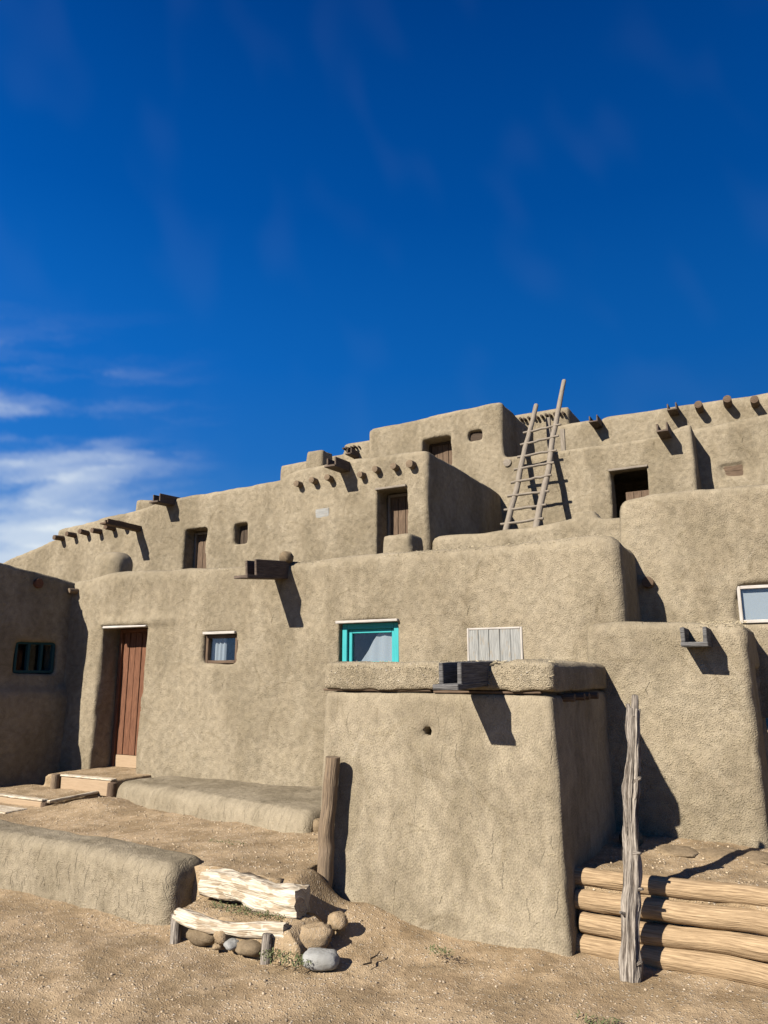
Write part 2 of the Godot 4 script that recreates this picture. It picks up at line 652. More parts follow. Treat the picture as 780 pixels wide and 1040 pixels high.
func make_materials() -> void:
	var base := Vector3(0.200, 0.166, 0.113)
	var warm := Vector3(0.195, 0.160, 0.107)
	var near := plaster(1024, base, warm, 21, 12000, 3, 0, 0.62, 190)
	var strawy := plaster(1024, base * 1.06, warm * 1.1, 51, 26000, 6, 900, 0.6)
	var cracked := plaster(1024, base, base * 0.97, 81, 9000, 70, 0, 0.6, 170)
	var crackle := plaster(1024, base, base * 0.97, 91, 9000, 400, 0, 0.55, 60)
	var stain := patches(512, 5, Vector3(0.885, 0.88, 0.87), Vector3(1, 1, 1))
	M.adobe = adobe_mat(near, 2.3, 2.2, stain, 6.7)
	M.adobe_far = adobe_mat(near, 2.9, 3.2, stain, 7.9)
	M.straw = adobe_mat(strawy, 1.7, 2.6, stain, 5.1)
	M.cracked = adobe_mat(cracked, 2.1, 1.3, stain, 5.3)
	M.cracked.uv1_scale = Vector3(1 / 2.1, 1 / 3.0, 1 / 2.1)
	M.crackle = adobe_mat(crackle, 1.9, 2.0, stain, 5.3)
	M.pink = adobe_mat(near, 1.3, 1.8, stain, 3.3, L(1.0, 0.9, 0.84))
	var dirt := plaster(1024, Vector3(0.270, 0.200, 0.121), Vector3(0.245, 0.176, 0.103), 121, 3000, 0, 4200, 0.5)
	var dirt_stain := patches(512, 35, Vector3(0.85, 0.84, 0.82), Vector3(1, 1, 1))
	M.dirt = adobe_mat(dirt, 1.9, 1.7, dirt_stain, 4.3)
	M.log = wood(Vector3(0.2, 0.13, 0.068), Vector3(0.52, 0.37, 0.21), 3, 0.3)
	M.post = wood(Vector3(0.11, 0.08, 0.055), Vector3(0.32, 0.23, 0.14), 4, 0.4)
	M.grey = wood(Vector3(0.085, 0.065, 0.048), Vector3(0.46, 0.40, 0.325), 5, 0.6, 1.3)
	M.ladder = wood(Vector3(0.17, 0.14, 0.105), Vector3(0.33, 0.28, 0.215), 6, 0.2)
	M.bleached = wood(Vector3(0.3, 0.235, 0.155), Vector3(0.92, 0.81, 0.62), 7, 0.6, 0.8, Vector3(0.36, 0.27, 0.17), 0.45)
	M.redbrown = wood(Vector3(0.085, 0.035, 0.018), Vector3(0.255, 0.115, 0.06), 8, 0.2, 0.9)
	M.kick = wood(Vector3(0.33, 0.23, 0.135), Vector3(0.48, 0.35, 0.22), 9, 0.1, 0.6)
	M.dark = wood(Vector3(0.03, 0.02, 0.013), Vector3(0.11, 0.078, 0.05), 10, 0.3)
	M.brown = wood(Vector3(0.07, 0.045, 0.028), Vector3(0.2, 0.135, 0.085), 12, 0.3)
	M.greytrough = wood(Vector3(0.05, 0.046, 0.042), Vector3(0.2, 0.19, 0.175), 23, 0.3)
	M.trough = wood(Vector3(0.05, 0.036, 0.027), Vector3(0.19, 0.14, 0.10), 13, 0.3)
	M.panel = wood(Vector3(0.17, 0.17, 0.155), Vector3(0.4, 0.39, 0.35), 14, 0.15, 0.9, Vector3(0.3, 0.255, 0.19), 0.33)
	M.teal = wood(Vector3(0.03, 0.27, 0.27), Vector3(0.07, 0.46, 0.45), 15, 0.08, 0.5)
	M.darkteal = wood(Vector3(0.012, 0.045, 0.05), Vector3(0.02, 0.075, 0.08), 16, 0.08, 0.5)
	M.whitewood = wood(Vector3(0.35, 0.31, 0.26), Vector3(0.62, 0.57, 0.5), 17, 0.15)
	M.glass = StandardMaterial3D.new()
	M.glass.transparency = BaseMaterial3D.TRANSPARENCY_ALPHA
	M.glass.albedo_color = Color(0.16, 0.19, 0.2, 0.03)
	M.glass.roughness = 0.02
	M.glass.metallic_specular = 0.6
	M.oldglass = M.glass.duplicate()
	M.oldglass.metallic_specular = 0.22
	M.curtain = flat(Vector3(0.17, 0.195, 0.205), 0.9, 0.2)
	M.stone_tan = adobe_mat(dirt, 0.8, 1.4, stain, 1.3, L(1.0, 1.0, 1.0))
	M.stone_grey = adobe_mat(near, 0.6, 0.7, stain, 1.1, L(0.8, 0.98, 1.0))
	M.stone_grey.albedo_texture = null
	M.stone_grey.albedo_color = L(0.23, 0.225, 0.205)
	M.stone_brown = adobe_mat(near, 0.7, 1.0, stain, 1.1, L(0.75, 0.68, 0.62))
	M.flag = adobe_mat(near, 0.9, 1.2, stain, 1.3, L(1.0, 0.9, 0.82))
	M.weed = flat(Vector3(0.075, 0.085, 0.035), 0.8, 0.3)
	M.weed.backlight_enabled = true
	M.weed.backlight = L(0.1, 0.12, 0.05)
	M.straw_bit = flat(Vector3.ONE, 0.9, 0.3)
	M.straw_bit.vertex_color_use_as_albedo = true

# ------------------------------------------------------------------ sky
func sky_texture() -> ImageTexture:
	var W := 2048
	var H := 1024
	var to_sun := (-SUN_GOES).normalized()
	var data := PackedFloat32Array()
	data.resize(W * H * 3)
	var n := FastNoiseLite.new()
	n.seed = 77
	n.frequency = 1.0
	n.fractal_octaves = 5
	n.domain_warp_enabled = true
	n.domain_warp_amplitude = 0.5
	n.domain_warp_frequency = 0.7
	var veil := FastNoiseLite.new()
	veil.seed = 12
	veil.frequency = 1.0
	veil.fractal_octaves = 2
	# colours of clear mountain air by elevation in degrees
	var ek := [0.0, 5.0, 10.0, 16.0, 23.0, 34.0, 47.0, 65.0, 90.0]
	var ec := [Vector3(0.22, 0.38, 0.66), Vector3(0.13, 0.33, 0.68), Vector3(0.06, 0.265, 0.69), Vector3(0.018, 0.185, 0.62), Vector3(0.005, 0.142, 0.55), Vector3(0.0005, 0.086, 0.39), Vector3(0.0, 0.049, 0.25), Vector3(0.0, 0.034, 0.185), Vector3(0.0, 0.028, 0.155)]
	for y in H:
		var el := 90.0 - (y + 0.5) / H * 180.0
		var o := y * W * 3
		if el < -1.0:
			for x in W:
				data[o + x * 3] = 0.16
				data[o + x * 3 + 1] = 0.13
				data[o + x * 3 + 2] = 0.09
			continue
		var base: Vector3 = ec[0]
		for i in range(1, ek.size()):
			if el <= ek[i]:
				base = (ec[i - 1] as Vector3).lerp(ec[i], clampf((el - ek[i - 1]) / (ek[i] - ek[i - 1]), 0, 1))
				break
		var ce := cos(deg_to_rad(el))
		var se := sin(deg_to_rad(el))
		for x in W:
			var az := wrapf((x + 0.5) / W * TAU, -PI, PI)       # 0 looks along -z, positive to +x
			var dir := Vector3(sin(az) * ce, se, -cos(az) * ce)
			var k := 1.0 + 0.5 * dir.dot(to_sun)
			var c := base * k
			var cloud := 0.0
			if el < 60.0:
				# thin high cloud lying low in the west
				var a := rad_to_deg(az)
				var bank := smoothstep(-40.0, -55.0, a) * smoothstep(-175.0, -120.0, a) * smoothstep(27.0, 10.0, el)
				if bank > 0.001:
					var u := a * 0.055 + el * 0.03
					var v := el * 0.27 - a * 0.045
					var s := n.get_noise_2d(u, v) * 0.5 + 0.5
					var s2 := n.get_noise_2d(u * 3.1 + 30.0, v * 3.4) * 0.5 + 0.5
					cloud = bank * (smoothstep(0.38, 1.0, s + 0.45 * bank * (1.0 - el / 27.0)) * 0.75 + 0.3 * smoothstep(0.5, 0.8, s2) * smoothstep(0.4, 0.7, s))
				var s3 := veil.get_noise_2d(a * 0.11 + 3.0, el * 0.1 + a * 0.05) * 0.5 + 0.5
				cloud = maxf(cloud, 0.008 * smoothstep(0.5, 0.9, s3) * smoothstep(60.0, 40.0, el))
			c = c.lerp(Vector3(0.78, 0.86, 0.93), clampf(cloud, 0.0, 1.0))
			data[o + x * 3] = c.x
			data[o + x * 3 + 1] = c.y
			data[o + x * 3 + 2] = c.z
	return ImageTexture.create_from_image(Image.create_from_data(W, H, false, Image.FORMAT_RGBF, data.to_byte_array()))

# ------------------------------------------------------------------ building parts
func adobe_wall(parent: Node3D, f: Field, lo: Vector3, hi: Vector3, h: float, mat: Material, called := "wall") -> MeshInstance3D:
	return part(parent, called, nets(f, lo, hi, h, parent.position), mat, parent.position)

func cut(f: Field, x0: float, x1: float, y0: float, y1: float, zfront: float, depth: float) -> void:
	f.cuts.append([Vector3((x0 + x1) / 2, (y0 + y1) / 2, zfront + 0.5 - depth / 2), Vector3((x1 - x0) / 2, (y1 - y0) / 2, 0.5 + depth / 2), 0.0])

# plank door: leaf of vertical boards in a frame, lying in the plane z
func door(parent: Node3D, x0: float, x1: float, y0: float, y1: float, z: float, planks: int, mat: Material, frame: Material, kick := 0.0, label := "", ft := 0.045) -> void:
	var d := part(parent, "door", bev(Vector3(x1 - x0, y1 - y0, 0.02), 0.002), frame, Vector3((x0 + x1) / 2, (y0 + y1) / 2, z - 0.03), Basis.IDENTITY, label)
	var w := (x1 - x0 - ft * 2) / planks
	for i in planks:
		var g := rng.randf_range(-0.004, 0.004)
		part(d, "plank", bev(Vector3(w - 0.008, y1 - y0 - ft - kick, 0.025), 0.004, 0.0015, i), mat, Vector3(x0 + ft + w * (i + 0.5), (y0 + kick + y1 - ft) / 2, z + g))
	if kick > 0.0:
		part(d, "kick_board", bev(Vector3(x1 - x0 - ft * 2, kick - 0.006, 0.03), 0.004), M.kick, Vector3((x0 + x1) / 2, y0 + kick / 2, z + 0.008))
	for s in [0, 1]:
		part(d, "jamb", bev(Vector3(ft, y1 - y0, 0.07), 0.005), frame, Vector3((x0 + ft / 2) if s == 0 else (x1 - ft / 2), (y0 + y1) / 2, z + 0.015))
	part(d, "head", bev(Vector3(x1 - x0 - ft * 2 - 0.004, ft, 0.07), 0.005), frame, Vector3((x0 + x1) / 2, y1 - ft / 2, z + 0.015))

func curtain_mesh(x0: float, x1: float, y0: float, y1: float, z: float) -> ArrayMesh:
	var st := SurfaceTool.new()
	st.begin(Mesh.PRIMITIVE_TRIANGLES)
	for i in 16:
		var u0 := i / 16.0
		var u1 := (i + 1) / 16.0
		var za := z + 0.012 * sin(u0 * 23.0)
		var zb := z + 0.012 * sin(u1 * 23.0)
		var xa := lerpf(x0, x1, u0)
		var xb := lerpf(x0, x1, u1)
		quad(st, Vector3(xa, y0, za), Vector3(xa, y1, za), Vector3(xb, y1, zb), Vector3(xb, y0, zb), Vector3.RIGHT, Vector3.UP, Vector2.ZERO)
	st.index()
	st.generate_normals()
	return st.commit()

func frame4(parent: Node3D, called: String, x0: float, x1: float, y0: float, y1: float, z: float, t: float, dep: float, mat: Material) -> Array:
	var made := []
	for s in [0, 1]:
		made.append(part(parent, called, bev(Vector3(t, y1 - y0, dep), 0.004), mat, Vector3((x0 + t / 2) if s == 0 else (x1 - t / 2), (y0 + y1) / 2, z)))
		made.append(part(parent, called, bev(Vector3(x1 - x0 - 2 * t - 0.002, t, dep), 0.004), mat, Vector3((x0 + x1) / 2, (y0 + t / 2) if s == 0 else (y1 - t / 2), z)))
	return made

# wooden roof drain: floor board and two sides that stick out of a wall towards +z
func canale(parent: Node3D, x: float, y: float, z: float, w: float, h: float, out: float, floor_out: float, mat: Material, drop := 0.03, label := "") -> void:
	var b := Basis(Vector3.RIGHT, atan(drop / out))
	var inn := 0.25
	var c := part(parent, "roof_drain", bev(Vector3(w, 0.03, floor_out + inn), 0.004, 0.003, 5), mat, Vector3(x, y, z + (floor_out - inn) / 2), b, label)
	for s in [-1, 1]:
		var o := out * (1.0 if s > 0 else 0.93)
		part(c, "side_board", bev(Vector3(0.028, h, o + inn), 0.004, 0.003, 6 + s), mat, Vector3(x + s * (w / 2 - 0.014), y + h / 2 + 0.016, z + (o - inn) / 2), b)

func viga(parent: Node3D, x: float, y: float, z: float, r: float, out: float, mat: Material, s: int, called := "viga") -> void:
	var a := Vector3(x, y, z - 0.15)
	var b := Vector3(x + 0.01 * (s % 3 - 1), y + 0.012 * ((s * 7) % 3 - 1), z + out)
	part(parent, called, tube([a, a.lerp(b, 0.5), b], [r, r, r * 0.94], 12, r * 0.12, s, 3.0, 4.0, 0.12), mat)

# ------------------------------------------------------------------ the scene
func _ready() -> void:
	rng.seed = 4
	var t0 := Time.get_ticks_msec()
	# camera
	var cam := Camera3D.new()
	cam.fov = 69.49
	cam.near = 0.05
	cam.far = 2500.0
	cam.position = Vector3(0, 1.6, 0)
	cam.rotation_degrees = Vector3(12.3, 29.0, 0)
	add_child(cam)
	cam.current = true
	# sky and exposure
	var env := Environment.new()
	env.background_mode = Environment.BG_SKY
	var sky := Sky.new()
	var pano := PanoramaSkyMaterial.new()
	pano.panorama = sky_texture()
	sky.sky_material = pano
	env.sky = sky
	env.tonemap_mode = Environment.TONE_MAPPER_LINEAR
	env.background_energy_multiplier = 0.385
	env.tonemap_exposure = 2.5
	env.sdfgi_enabled = true
	env.ssao_enabled = true
	env.ssil_enabled = true
	var we := WorldEnvironment.new()
	we.environment = env
	add_child(we)
	# sun
	var sun := DirectionalLight3D.new()
	sun.light_color = Color(1.0, 0.975, 0.94)
	sun.light_energy = 1.6
	sun.light_angular_distance = 0.53
	sun.shadow_enabled = true
	add_child(sun)
	sun.look_at_from_position(Vector3.ZERO, SUN_GOES, Vector3.UP)
	print("sky ", Time.get_ticks_msec() - t0)
	make_materials()
	print("materials ", Time.get_ticks_msec() - t0)
	build_ground()
	print("ground ", Time.get_ticks_msec() - t0)
	build_main_house()
	build_front_room()
	build_right_house()
	build_left_house()
	print("near houses ", Time.get_ticks_msec() - t0)
	build_upper_houses()
	print("upper houses ", Time.get_ticks_msec() - t0)
	build_yard()
	build_ladders()
	build_small_things()
	print("done ", Time.get_ticks_msec() - t0)

# ------------------------------------------------------------------ ground
func spaced(a: float, b: float, step: float, far: float) -> PackedFloat32Array:
	var out := PackedFloat32Array()
	if far <= 0.0:
		var m := int(ceil((b - a) / step))
		for i in m + 1:
			out.append(lerpf(a, b, float(i) / m))
		return out
	var left := []
	var p := a
	var s := step
	while p > -far:
		s *= 1.3
		p -= s
		left.append(p)
	left.reverse()
	for v in left:
		out.append(v)
	var n := int((b - a) / step)
	for i in n + 1:
		out.append(a + i * step)
	p = out[out.size() - 1]
	s = step
	while p < far:
		s *= 1.3
		p += s
		out.append(p)
	return out

func sheet(xs: PackedFloat32Array, zs: PackedFloat32Array, hf: Callable, skirt := 0.0) -> ArrayMesh:
	var V := PackedVector3Array()
	var U := PackedVector2Array()
	var I := PackedInt32Array()
	var nx := xs.size()
	for z in zs:
		for x in xs:
			var rim := x == xs[0] or x == xs[nx - 1] or z == zs[0] or z == zs[zs.size() - 1]
			V.append(Vector3(x, hf.call(x, z) - (skirt if rim else 0.0), z))
			U.append(Vector2(x, z))
	for j in zs.size() - 1:
		for i in nx - 1:
			var a := j * nx + i
			I.append_array(PackedInt32Array([a, a + 1, a + nx, a + 1, a + nx + 1, a + nx]))
	return smooth_mesh(V, U, I)

var gn1 := FastNoiseLite.new()
var gn2 := FastNoiseLite.new()
var gn3 := FastNoiseLite.new()

func ground_y(x: float, z: float) -> float:
	var y := gn1.get_noise_2d(x, z) * 0.03 + gn2.get_noise_2d(x, z) * 0.006 + gn3.get_noise_2d(x, z) * 0.004
	y *= clampf(12.0 / (absf(x) + absf(z) + 1.0), 0.3, 1.0)
	# dirt heaped against the foot of the front room and beside the steps
	y += 0.325 * exp(-(pow(maxf(0.0, x + 2.97) / 0.16, 2) + pow((z + 4.26) / 0.26, 4))) * smoothstep(-3.3, -3.05, x)
	y += 0.10 * exp(-(pow((x + 2.70) / 0.25, 2) + pow((z + 4.5) / 0.35, 2)))
	y += 0.02 * smoothstep(-4.1, -4.65, z) * smoothstep(-3.2, -2.6, x) * smoothstep(-1.1, -1.6, x)
	y += 0.03 * smoothstep(-3.6, -3.95, z) * smoothstep(-3.4, -3.7, x)
	return y

func left_terrace_y(x: float, z: float) -> float:
	var y := lerpf(0.255, 0.325, smoothstep(-6.0, -3.4, x)) + 0.03 * smoothstep(-4.6, -6.0, z)
	y += gn1.get_noise_2d(x + 20, z) * 0.03 + gn2.get_noise_2d(x + 20, z) * 0.008 + gn3.get_noise_2d(x + 20, z) * 0.004
	# worn mound beside the door steps
	y += 0.07 * exp(-(pow((x + 6.35) / 0.4, 2) + pow((z + 5.55) / 0.4, 2)))
	if z > -4.06 and x > -3.62:
		y = minf(y, 0.3)
	return y

func right_terrace_y(x: float, z: float) -> float:
	return 0.415 + 0.02 * smoothstep(-5.2, -6.0, z) + gn1.get_noise_2d(x + 40, z) * 0.03 + gn2.get_noise_2d(x + 40, z) * 0.012 + gn3.get_noise_2d(x, z + 9) * 0.006

func build_ground() -> void:
	for g in [[gn1, 1.1, 3], [gn2, 5.0, 8], [gn3, 18.0, 5]]:
		g[0].frequency = g[1]
		g[0].seed = g[2]
		g[0].fractal_octaves = 3
	structure("ground", sheet(spaced(-6.4, 1.6, 0.04, 900.0), spaced(-4.9, -1.2, 0.04, 900.0), ground_y), M.dirt)
	var tl := sheet(spaced(-10.0, -2.97, 0.05, 0.0), spaced(-6.7, -4.03, 0.05, 0.0), left_terrace_y, 0.4)
	structure("yard_terrace", tl, M.dirt)
	var tr := sheet(spaced(-1.5, 2.4, 0.04, 0.0), spaced(-7.4, -4.8, 0.04, 0.0), right_terrace_y)
	structure("log_terrace", tr, M.dirt)

# ------------------------------------------------------------------ houses
func build_main_house() -> void:
	var t := thing("adobe_house", "long ground-floor adobe house with plank door and turquoise window", "house", Vector3(-5.0, 0.25, -6.5))
	var f := Field.new(31)
	f.masses.append(mass(-8.6, -1.29, -6.53, -9.95, 0.11, [-8.6, 2.80, -8.3, 2.80, -7.7, 2.87, -6.1, 2.83, -4.7, 2.80, -3.5, 2.81, -2.4, 2.80, -1.6, 2.81, -1.3, 2.78], 0.025, 0.02))
	f.masses.append(mass(-7.72, -6.45, -6.475, -6.8, 0.03, [-7.8, 2.225, -7.3, 2.245, -6.6, 2.25, -6.4, 2.23], 0.0, 0.0, 2.185))
	cut(f, -7.66, -6.89, -1.0, 2.165, -6.46, 0.40)
	cut(f, -5.985, -5.5, 1.70, 2.06, -6.5, 0.4)
	cut(f, -4.145, -3.455, 1.6, 2.115, -6.5, 0.4)
	f.cuts.append([Vector3(-5.85, 1.55, -7.6), Vector3(0.75, 0.85, 0.85), 0.0])
	f.cuts.append([Vector3(-3.8, 1.55, -7.6), Vector3(0.95, 0.85, 0.85), 0.0])
	cut(f, -2.72, -2.17, 1.66, 2.015, -6.5, 0.03)
	adobe_wall(t, f, Vector3(-8.9, 0.05, -10.1), Vector3(-1.1, 3.05, -6.25), 0.042, M.adobe)
	# door, deep in its recess
	door(t, -7.64, -6.91, 0.46, 2.15, -6.82, 6, M.redbrown, M.redbrown, 0.15, "red-brown plank door with pale kick board")
	part(t, "lintel", bev(Vector3(0.75, 0.026, 0.12), 0.006, 0.004, 3), M.whitewood, Vector3(-7.262, 2.158, -6.535))
	# small window
	var w := part(t, "window", bev(Vector3(0.47, 0.03, 0.06), 0.004), M.whitewood, Vector3(-5.742, 2.045, -6.515), Basis.IDENTITY, "small square window with dark frame")
	frame4(w, "frame", -5.975, -5.51, 1.705, 2.025, -6.575, 0.035, 0.05, M.brown)
	part(w, "pane", bev(Vector3(0.40, 0.26, 0.006), 0.001), M.glass, Vector3(-5.742, 1.865, -6.585), Basis(Vector3.RIGHT, -0.03))
	part(w, "curtain", curtain_mesh(-5.95, -5.74, 1.70, 2.03, -6.63), M.curtain)
	# turquoise window
	w = part(t, "window", bev(Vector3(0.72, 0.028, 0.09), 0.004, 0.003, 2), M.whitewood, Vector3(-3.80, 2.112, -6.515), Basis.IDENTITY, "window with bright turquoise frame")
	frame4(w, "frame", -4.13, -3.47, 1.62, 2.095, -6.60, 0.055, 0.08, M.teal)
	frame4(w, "sash", -4.073, -3.527, 1.675, 2.038, -6.615, 0.04, 0.04, M.teal)
	part(w, "pane", bev(Vector3(0.46, 0.29, 0.006), 0.001), M.glass, Vector3(-3.80, 1.857, -6.62))
	var st := SurfaceTool.new()
	st.begin(Mesh.PRIMITIVE_TRIANGLES)
	for i in 12:
		var u0 := i / 12.0
		var u1 := (i + 1) / 12.0
		var ya := lerpf(1.68, 2.02, minf(1.0, u0 * 1.7))
		var yb := lerpf(1.68, 2.02, minf(1.0, u1 * 1.7))
		var za := -6.645 + 0.008 * sin(u0 * 19.0)
		var zb := -6.645 + 0.008 * sin(u1 * 19.0)
		var xa := lerpf(-3.97, -3.57, u0)
		var xb := lerpf(-3.97, -3.57, u1)
		quad(st, Vector3(xa, 1.675, za), Vector3(xa, ya, za), Vector3(xb, yb, zb), Vector3(xb, 1.675, zb), Vector3.RIGHT, Vector3.UP, Vector2.ZERO)
	st.index()
	st.generate_normals()
	part(w, "curtain", st.commit(), M.curtain)
	# boarded opening
	w = part(t, "shutter", bev(Vector3(0.525, 0.34, 0.012), 0.002), M.dark, Vector3(-2.445, 1.835, -6.522), Basis.IDENTITY, "weathered grey boards closing an opening")
	for i in 5:
		part(w, "board", bev(Vector3(0.100, 0.325, 0.016), 0.003, 0.002, i), M.panel, Vector3(-2.652 + i * 0.1035, 1.835, -6.508 + 0.002 * (i % 2)))
	frame4(w, "frame", -2.713, -2.177, 1.66, 2.01, -6.503, 0.018, 0.02, M.whitewood)
	straw_edge(t, -8.2, -1.4, -6.56, 2.80, 1500, 3, 0.2)
	# drain and a viga end near the corner
	canale(t, -4.91, 2.60, -6.5, 0.18, 0.17, 0.52, 0.66, M.trough, 0.05)
	part(t, "drain_stone", stone(Vector3(0.15, 0.13, 0.15), 4), M.stone_brown, Vector3(-4.85, 2.845, -6.53))
	viga(t, -8.22, 2.655, -6.5, 0.035, 0.10, M.post, 3)
	# smoke outlets on the roof
	var c := Field.new(77)
	c.masses.append(mass(-9.3, -8.72, -7.55, -7.95, 0.16, [-9.3, 3.42, -8.7, 3.38], 0.0, 0.02))
	adobe_wall(t, c, Vector3(-9.5, 2.6, -8.2), Vector3(-8.4, 3.6, -7.3), 0.045, M.adobe, "chimney")
	c = Field.new(78)
	c.masses.append(mass(-4.57, -4.17, -8.2, -8.6, 0.05, [-4.6, 3.34, -4.1, 3.34], 0.0, 0.02))
	adobe_wall(t, c, Vector3(-4.8, 2.6, -8.8), Vector3(-3.9, 3.5, -8.0), 0.04, M.adobe, "chimney")

func build_front_room() -> void:
	var t := thing("adobe_storeroom", "low square adobe room in front with straw-mud coping and ledge", "storeroom", Vector3(-2.2, 0.0, -4.9))
	var f := Field.new(41)
	f.masses.append(mass(-3.04, -1.365, -4.60, -6.8, 0.03, [-3.1, 1.468, -2.2, 1.466, -1.3, 1.462], 0.012, 0.03))
	f.masses.append(mass(-2.97, -1.43, -4.68, -6.8, 0.02, [-3.1, 1.56, -1.3, 1.56], 0.0, 0.0))
	f.holes.append([-2.226, 1.215, -4.6, 0.036, 0.16])
	f.blend = 0.01
	f.a1 = 0.012
	f.a2 = 0.0045
	adobe_wall(t, f, Vector3(-3.3, -0.2, -6.75), Vector3(-1.15, 1.7, -4.45), 0.03, M.cracked)
	var c := Field.new(43)
	c.masses.append(mass(-3.05, -1.355, -4.588, -6.8, 0.045, [-3.06, 1.685, -2.6, 1.675, -2.1, 1.69, -1.95, 1.655, -1.75, 1.65, -1.6, 1.69, -1.35, 1.665], 0.03, 0.02, 1.487))
	c.a1 = 0.012
	c.a2 = 0.008
	adobe_wall(t, c, Vector3(-3.25, 1.42, -6.75), Vector3(-1.2, 1.8, -4.4), 0.022, M.straw, "coping")
	part(t, "lath", bev(Vector3(0.86, 0.018, 0.05), 0.004, 0.003, 1), M.brown, Vector3(-2.63, 1.482, -4.635))
	part(t, "lath", bev(Vector3(0.74, 0.018, 0.05), 0.004, 0.003, 2), M.brown, Vector3(-1.81, 1.480, -4.640))
	straw_edge(t, -3.03, -1.36, -4.60, 1.672, 1100, 1, 0.25)
	canale(t, -1.86, 1.530, -4.6, 0.165, 0.125, 0.44, 0.50, M.greytrough, 0.015)
	for i in 4:
		var z := -4.86 - i * 0.19
		var a := Vector3(-1.45, 1.445, z)
		part(t, "viga", tube([a, a + Vector3(0.1, 0, 0), a + Vector3(0.155 + 0.015 * (i % 2), 0, 0)], [0.026, 0.026, 0.025], 10, 0.003, i, 3.0, 4.0, 0.12), M.brown)

func build_right_house() -> void:
	var t := thing("adobe_house", "small flat-roofed adobe house behind the log terrace", "house", Vector3(-0.85, 0.4, -6.1))
	var f := Field.new(51)
	f.masses.append(mass(-1.5, -0.32, -6.03, -7.6, 0.075, [-1.5, 2.0, -1.0, 1.985, -0.3, 1.965], 0.02, 0.005))
	f.cuts.append([Vector3(-0.2, 0.9, -6.95), Vector3(0.26, 0.74, 0.33), 0.0])
	adobe_wall(t, f, Vector3(-1.7, 0.2, -7.5), Vector3(-0.1, 2.15, -5.8), 0.032, M.adobe)
	# side door of which only the frame's edge shows
	var d := part(t, "door", bev(Vector3(0.03, 1.34, 0.62), 0.004), M.redbrown, Vector3(-0.435, 0.96, -6.95))
	for z in [-6.645, -7.255]:
		part(d, "jamb", bev(Vector3(0.09, 1.36, 0.05), 0.005), M.redbrown, Vector3(-0.40, 0.96, z))
	part(d, "head", bev(Vector3(0.09, 0.05, 0.57), 0.005), M.redbrown, Vector3(-0.40, 1.61, -6.95))
	straw_edge(t, -1.42, -0.33, -6.05, 1.975, 700, 2, 0.25)
	canale(t, -0.655, 1.80, -6.0, 0.18, 0.105, 0.26, 0.27, M.greytrough, 0.0)
	# taller house behind it
	t = thing("adobe_house", "tall blank adobe house with pale framed window behind the small house", "house", Vector3(0.2, 0.4, -7.6))
	f = Field.new(52)
	f.masses.append(mass(-1.44, 2.6, -7.32, -9.95, 0.10, [-1.44, 3.28, -1.1, 3.31, -0.7, 3.30, 0.0, 3.29, 2.6, 3.28], 0.02, 0.01))
	cut(f, -0.45, 0.25, 2.02, 2.37, -7.3, 0.07)
	adobe_wall(t, f, Vector3(-1.7, 1.2, -10.1), Vector3(2.8, 3.5, -7.05), 0.05, M.adobe)
	var w := part(t, "window", bev(Vector3(0.66, 0.30, 0.01), 0.001), M.curtain, Vector3(-0.1, 2.19, -7.362), Basis.IDENTITY, "window with pale curtain behind the glass")
	frame4(w, "frame", -0.44, 0.24, 2.03, 2.36, -7.325, 0.028, 0.04, M.whitewood)
	part(w, "pane", bev(Vector3(0.62, 0.27, 0.006), 0.001), M.glass, Vector3(-0.1, 2.195, -7.335))
	viga(t, -1.19, 2.42, -7.3, 0.055, 0.1, M.brown, 8)

func build_left_house() -> void:
	var t := thing("adobe_house", "shaded adobe house at right angles with dark teal window", "house", Vector3(-9.2, 0.25, -6.0))
	var f := Field.new(61)
	f.masses.append(mass(-11.0, -8.3, -5.36, -7.6, 0.06, [-11, 2.93, -8.2, 2.93], 0.03, 0.01, -9.0, 0.13))
	f.masses.append(mass(-11.0, -8.2, -5.22, -6.9, 0.12, [-11, 1.47, -8.2, 1.42], 0.02, 0.02))
	f.blend = 0.12
	f.cuts.append([Vector3(-8.2, 1.79, -6.08), Vector3(0.55, 0.19, 0.285), 0.0])
	f.cuts.append([Vector3(-9.4, 1.6, -6.4), Vector3(0.8, 0.85, 0.75), 0.0])
	adobe_wall(t, f, Vector3(-11.2, 0.05, -7.6), Vector3(-7.9, 3.15, -5.1), 0.045, M.adobe)
	var w := part(t, "window", bev(Vector3(0.006, 0.36, 0.55), 0.001), M.oldglass, Vector3(-8.385, 1.79, -6.08), Basis.IDENTITY, "dark window with teal frame and two mullions")
	for z in [-5.82, -5.99, -6.17, -6.34]:
		part(w, "frame", bev(Vector3(0.05, 0.365, 0.035), 0.004), M.darkteal, Vector3(-8.36, 1.79, z))
	for y in [1.615, 1.965]:
		part(w, "frame", bev(Vector3(0.045, 0.035, 0.55), 0.004), M.darkteal, Vector3(-8.36, y, -6.08))
	part(t, "viga", tube([Vector3(-8.5, 2.70, -5.99), Vector3(-8.35, 2.70, -5.99), Vector3(-8.265, 2.70, -5.99)], [0.062, 0.062, 0.06], 14, 0.006, 2, 3.0, 4.0, 0.1), M.redbrown)

